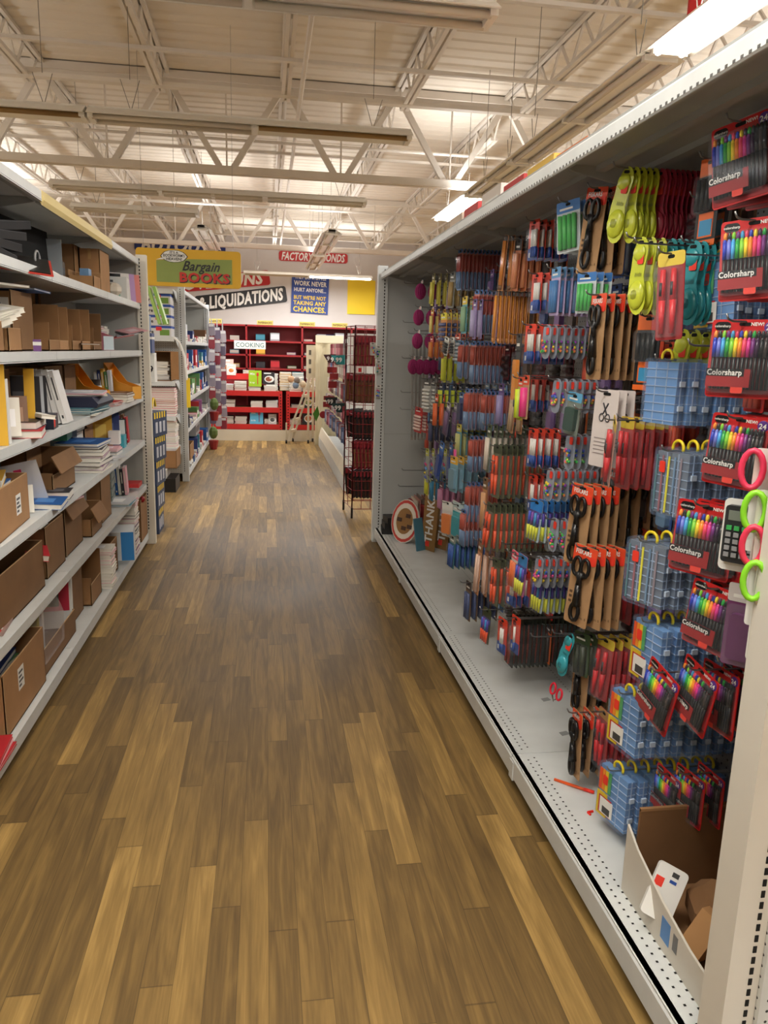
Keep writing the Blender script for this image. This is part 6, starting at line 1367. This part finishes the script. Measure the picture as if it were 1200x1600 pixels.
# COOKING sign
q = MB(); q.box(-.27, .27, -.006, .006, 0, .14, WHT); q.text('COOKING', 0, -.008, .03, .11, M((40, 110, 110), .5), 'CENTER', 0, width=.48); p = MB(); p.rod((0, 0, -.36), (0, 0, 0), .008, RB, 6)
p.box(-.05, .05, -.04, .04, -.37, -.36, RB)
inst(('section_sign', 'sign', [('panel', q.mesh('panel')), ('stand', p.mesh('stand'))]), 'white sign on a red stem reading COOKING', (-.28, 13.72, 1.55))

# ---------------------------------------------------------------- stepladder
WD = M((206, 194, 168), .6, noise=.1, nscale=8)
o = root('stepladder', 'pale wheeled stepladder standing before the red racks', 'ladder', (.55, 13.1, 0))
A1, A2 = (.33, 12.95, .06), (.72, 12.95, 1.15)
q = MB(); q.rod(A1, (.72, 12.98, 1.1), .022, WD, 4); lp(o, 'rail', q); q = MB(); q.rod((.45, 13.22, .06), (.78, 13.15, 1.1), .022, WD, 4); lp(o, 'rail', q)
for k in range(5):
    f = .14+.19*k; q = MB(); a = Vector(A1).lerp(Vector((.72, 12.98, 1.1)), f); b = Vector((.45, 13.22, .06)).lerp(Vector((.78, 13.15, 1.1)), f); q.rod(a, b, .03, WD, 4); lp(o, 'step', q)
for x, y in ((.70, 12.98), (.79, 13.22)):
    q = MB(); q.box(x-.018, x+.018, y-.018, y+.018, .06, 1.62 if y < 13.1 else 1.2, WD); lp(o, 'post', q)
q = MB(); q.box(.66, .82, 12.96, 13.0, 1.1, 1.64, WD); 
for k in range(3): q.box(.70, .74, 12.958, 12.96, 1.18+.15*k, 1.26+.15*k, M((90, 84, 74), .7))
lp(o, 'slotted_head', q)
for x, y in ((.33, 12.95), (.45, 13.22), (.70, 12.98), (.79, 13.22)):
    q = MB(); q.rod((x-.015, y, .03), (x+.015, y, .03), .03, BLACK, 10); q.box(x-.012, x+.012, y-.012, y+.012, .03, .07, BLACK); lp(o, 'caster', q)
    if x < .5: q = MB(); q.rod((x, y, .06), (x, y, .35), .016, WD, 6); lp(o, 'leg', q)

# ---------------------------------------------------------------- right: cream panel and farther right gondola
q = MB()
n = 12; vs = []; fs = []
for i in range(n+1):
    for j in range(9):
        vs.append((.80+.45*i/n, 12.74+.02*math.sin(i*1.1+j*.6), .02+1.78*j/8))
for i in range(n):
    for j in range(8): a = i*9+j; fs.append((a, a+9, a+10, a+1))
q.add(vs, fs, M((226, 214, 178), .7)); q.box(.80, 1.25, 12.77, 12.80, 0, 1.8, M((226, 214, 178), .7)); q.box(.80, 1.25, 12.72, 12.725, 1.68, 1.80, M((232, 222, 192), .7))
far_inst('cloth_panel', 'panel', 'cream sheet-covered end panel beside the stepladder', q)
q = MB(); q.box(.602, 1.2, 12.735, 12.738, 1.0, 1.004, SLOT)
G3 = root('gondola_shelving', 'farther right gondola face crowded with small carded goods', 'shelving', (1.3, 8.6, 0))
q = MB(); q.box(1.28, 1.30, 8.5, 12.7, 0, 1.75, PEGW); lp(G3, 'back_panel', q)
q = MB(); q.box(.86, 1.28, 8.5, 12.7, .0, .16, WHITE_METAL); q.prism_axis([(.86, .16), (.9, .30), (.92, .30), (.92, .16)], 8.5, 12.7, 'y', CREAM); lp(G3, 'deck', q)
q = MB(); q.box(.88, 1.3, 8.46, 8.5, 0, 1.75, WHITE_METAL); lp(G3, 'end_panel', q)
names = [('pink', (190, 120, 130)), ('silver', (150, 150, 156)), ('blue', (80, 100, 140)), ('cream', (210, 200, 186)), ('brown', (110, 84, 76)), ('wine', (130, 40, 50))]
rk = random.Random(4)
for zi, z in enumerate((.62, .88, 1.14, 1.4, 1.66)):
    y = 8.7; k = 0
    while y < 12.5:
        nm, c = names[rk.randrange(6)]
        q = MB(); q.prism(RR(.12, .2, .01, 2), -.02, .02, M(c, .4)); q.box(-.04, .03, -.022, -.02, -.15, -.06, M(tuple(min(255, v+60) for v in c), .5))
        far_inst('carded_toy', 'packet', '%s pack in row %s of the farther right gondola, %s' % (nm, ['five', 'four', 'three', 'two', 'one'][zi], 'near half' if y < 10.6 else 'far half'), q, (.97+.05*zi*.3+.02*rk.random(), y, z), (0, 0, -1.3+rk.uniform(-.2, .2)), group='%s packs row %d %s' % (nm, zi, 'near' if y < 10.6 else 'far'))
        y += .17; k += 1
for i, (px, py, w, h, c) in enumerate(((519, 578, .14, .08, RM), (522, 588, .12, .08, RM), (520, 601, .13, .09, RM), (514, 622, .16, .06, RM), (512, 632, .14, .08, RM), (505, 648, .12, .12, RM), (527, 566, .08, .08, RM))):
    p_ = at_x(px, py, .92); q = MB()
    if i in (5, 6): q.ell((0, 0, 0), w/2, .004, h/2, c, 12, 6)
    else: q.box(-w/2, w/2, 0, .005, -h/2, h/2, c)
    far_inst('price_flag', 'price sign', '%s dark red price flag from the top along the farther right gondola' % ['second', 'third', 'fourth', 'fifth', 'sixth', 'round lowest', 'round topmost'][i], q, p_[:])
for i, (px, py, c, t) in enumerate(((515, 560, (60, 20, 24), '9'), (528, 562, (30, 130, 130), '9.99'), (517, 627, (30, 30, 30), '.99'), (529, 637, (20, 60, 60), '.99'))):
    p_ = at_x(px, py, .90); q = MB(); q.prism([(-.09, .05), (.09, .06), (.09, -.06), (-.02, -.06)], 0, .004, M(c, .5)); q.text(t, -.02, -.001, -.03, .08, WHT, 'CENTER', .03)
    far_inst('price_flag', 'price sign', '%s flag with white figures along the farther right gondola' % ['dark red topmost', 'teal topmost', 'black lower', 'dark teal lower'][i], q, p_[:])
q = MB(); q.prism([(0, -.11), (.05, 0), (.02, .12), (-.05, 0)][::-1], 0, .004, M((80, 150, 40), .5)); far_inst('leaf_sign', 'sign', 'green leaf-shaped sign on the corner of the cream panel', q, at_x(494, 647, .72)[:])

# ---------------------------------------------------------------- red wire rack beyond the peg wall
WR = M((120, 24, 34), .4)
o = root('wire_rack', 'dark red wire grid rack hung with packs beyond the peg wall', 'rack', (.95, 7.2, 0))
def grid(x0, y0, x1, y1, z0, z1, nm='grid_panel', nh=19, nv=3):
    q = MB()
    for k in range(nh+1): z = z0+(z1-z0)*k/nh; q.rod((x0, y0, z), (x1, y1, z), .0035, WR, 5)
    for k in range(nv+1): f = k/nv; q.rod((x0+(x1-x0)*f, y0+(y1-y0)*f, z0), (x0+(x1-x0)*f, y0+(y1-y0)*f, z1), .0035 if 0 < k < nv else .007, WR, 5)
    lp(o, nm, q)
grid(.80, 7.05, 1.15, 7.05, .09, 1.79, nv=4); grid(.76, 7.45, 1.15, 7.45, .09, 1.79, nv=4); grid(.80, 7.05, .76, 7.45, .09, 1.79, nv=2)
for x, y in ((.80, 7.05), (1.15, 7.05), (.76, 7.45), (1.15, 7.45)):
    q = MB(); q.rod((x, y, 0), (x, y, .1), .012, BLACK, 6); lp(o, 'foot', q)
PK = {}
for nm, c, c2 in (('brown', (104, 62, 50), (150, 110, 70)), ('wine', (120, 30, 44), (170, 130, 90)), ('black', (34, 30, 34), (110, 70, 60))):
    q = MB(); q.prism(RR(.12, .27, .006, 2), -.006, .006, M(c, .35)); q.box(-.045, .045, -.0075, -.006, -.25, -.08, M(c2, .4)); q.box(-.055, .0, -.008, -.006, -.06, -.01, M((180, 60, 70), .5)); PK[nm] = ('hanging_pack', 'packet', q.mesh('hanging_pack'))
for li, (z, nm) in enumerate(((1.70, 'wine'), (1.36, 'brown'), (1.02, 'black'), (.74, 'wine'), (.46, 'black'))):
    for gi, (gx, gy) in enumerate(((.83, 7.12), (.80, 7.32))):
        if gi == 1 and li in (0, 3): continue
        n_ = 8 if gi == 0 else 3
        for i in range(n_):
            inst(PK[nm], '%s pack in the %s cluster of the %s level on the wire rack' % (nm, ['front', 'left'][gi], ['top', 'second', 'third', 'fourth', 'lowest'][li]), (gx+.035*i, gy-.004*i, z), (.0, rk.uniform(-.03, .03) if li < 2 else -.1, .9 if gi == 0 else .5), group='%s %s wire rack packs' % (nm, li*2+gi))
for i, z in enumerate((1.72, 1.5, 1.28, .9, .68, .46)):
    q = MB(); q.box(-.06, .06, -.004, .004, -.15, 0, WHT); q.box(.02, .05, -.005, -.004, -.14, -.1, RED); far_inst('price_placard', 'card', '%s white card with a red mark behind the wire rack' % ['topmost', 'second', 'third', 'fourth', 'fifth', 'lowest'][i], q, (.88, 7.6, z))
q = MB(); q.box(-.045, .045, -.003, .003, -.1, 0, M((230, 228, 224), .5))
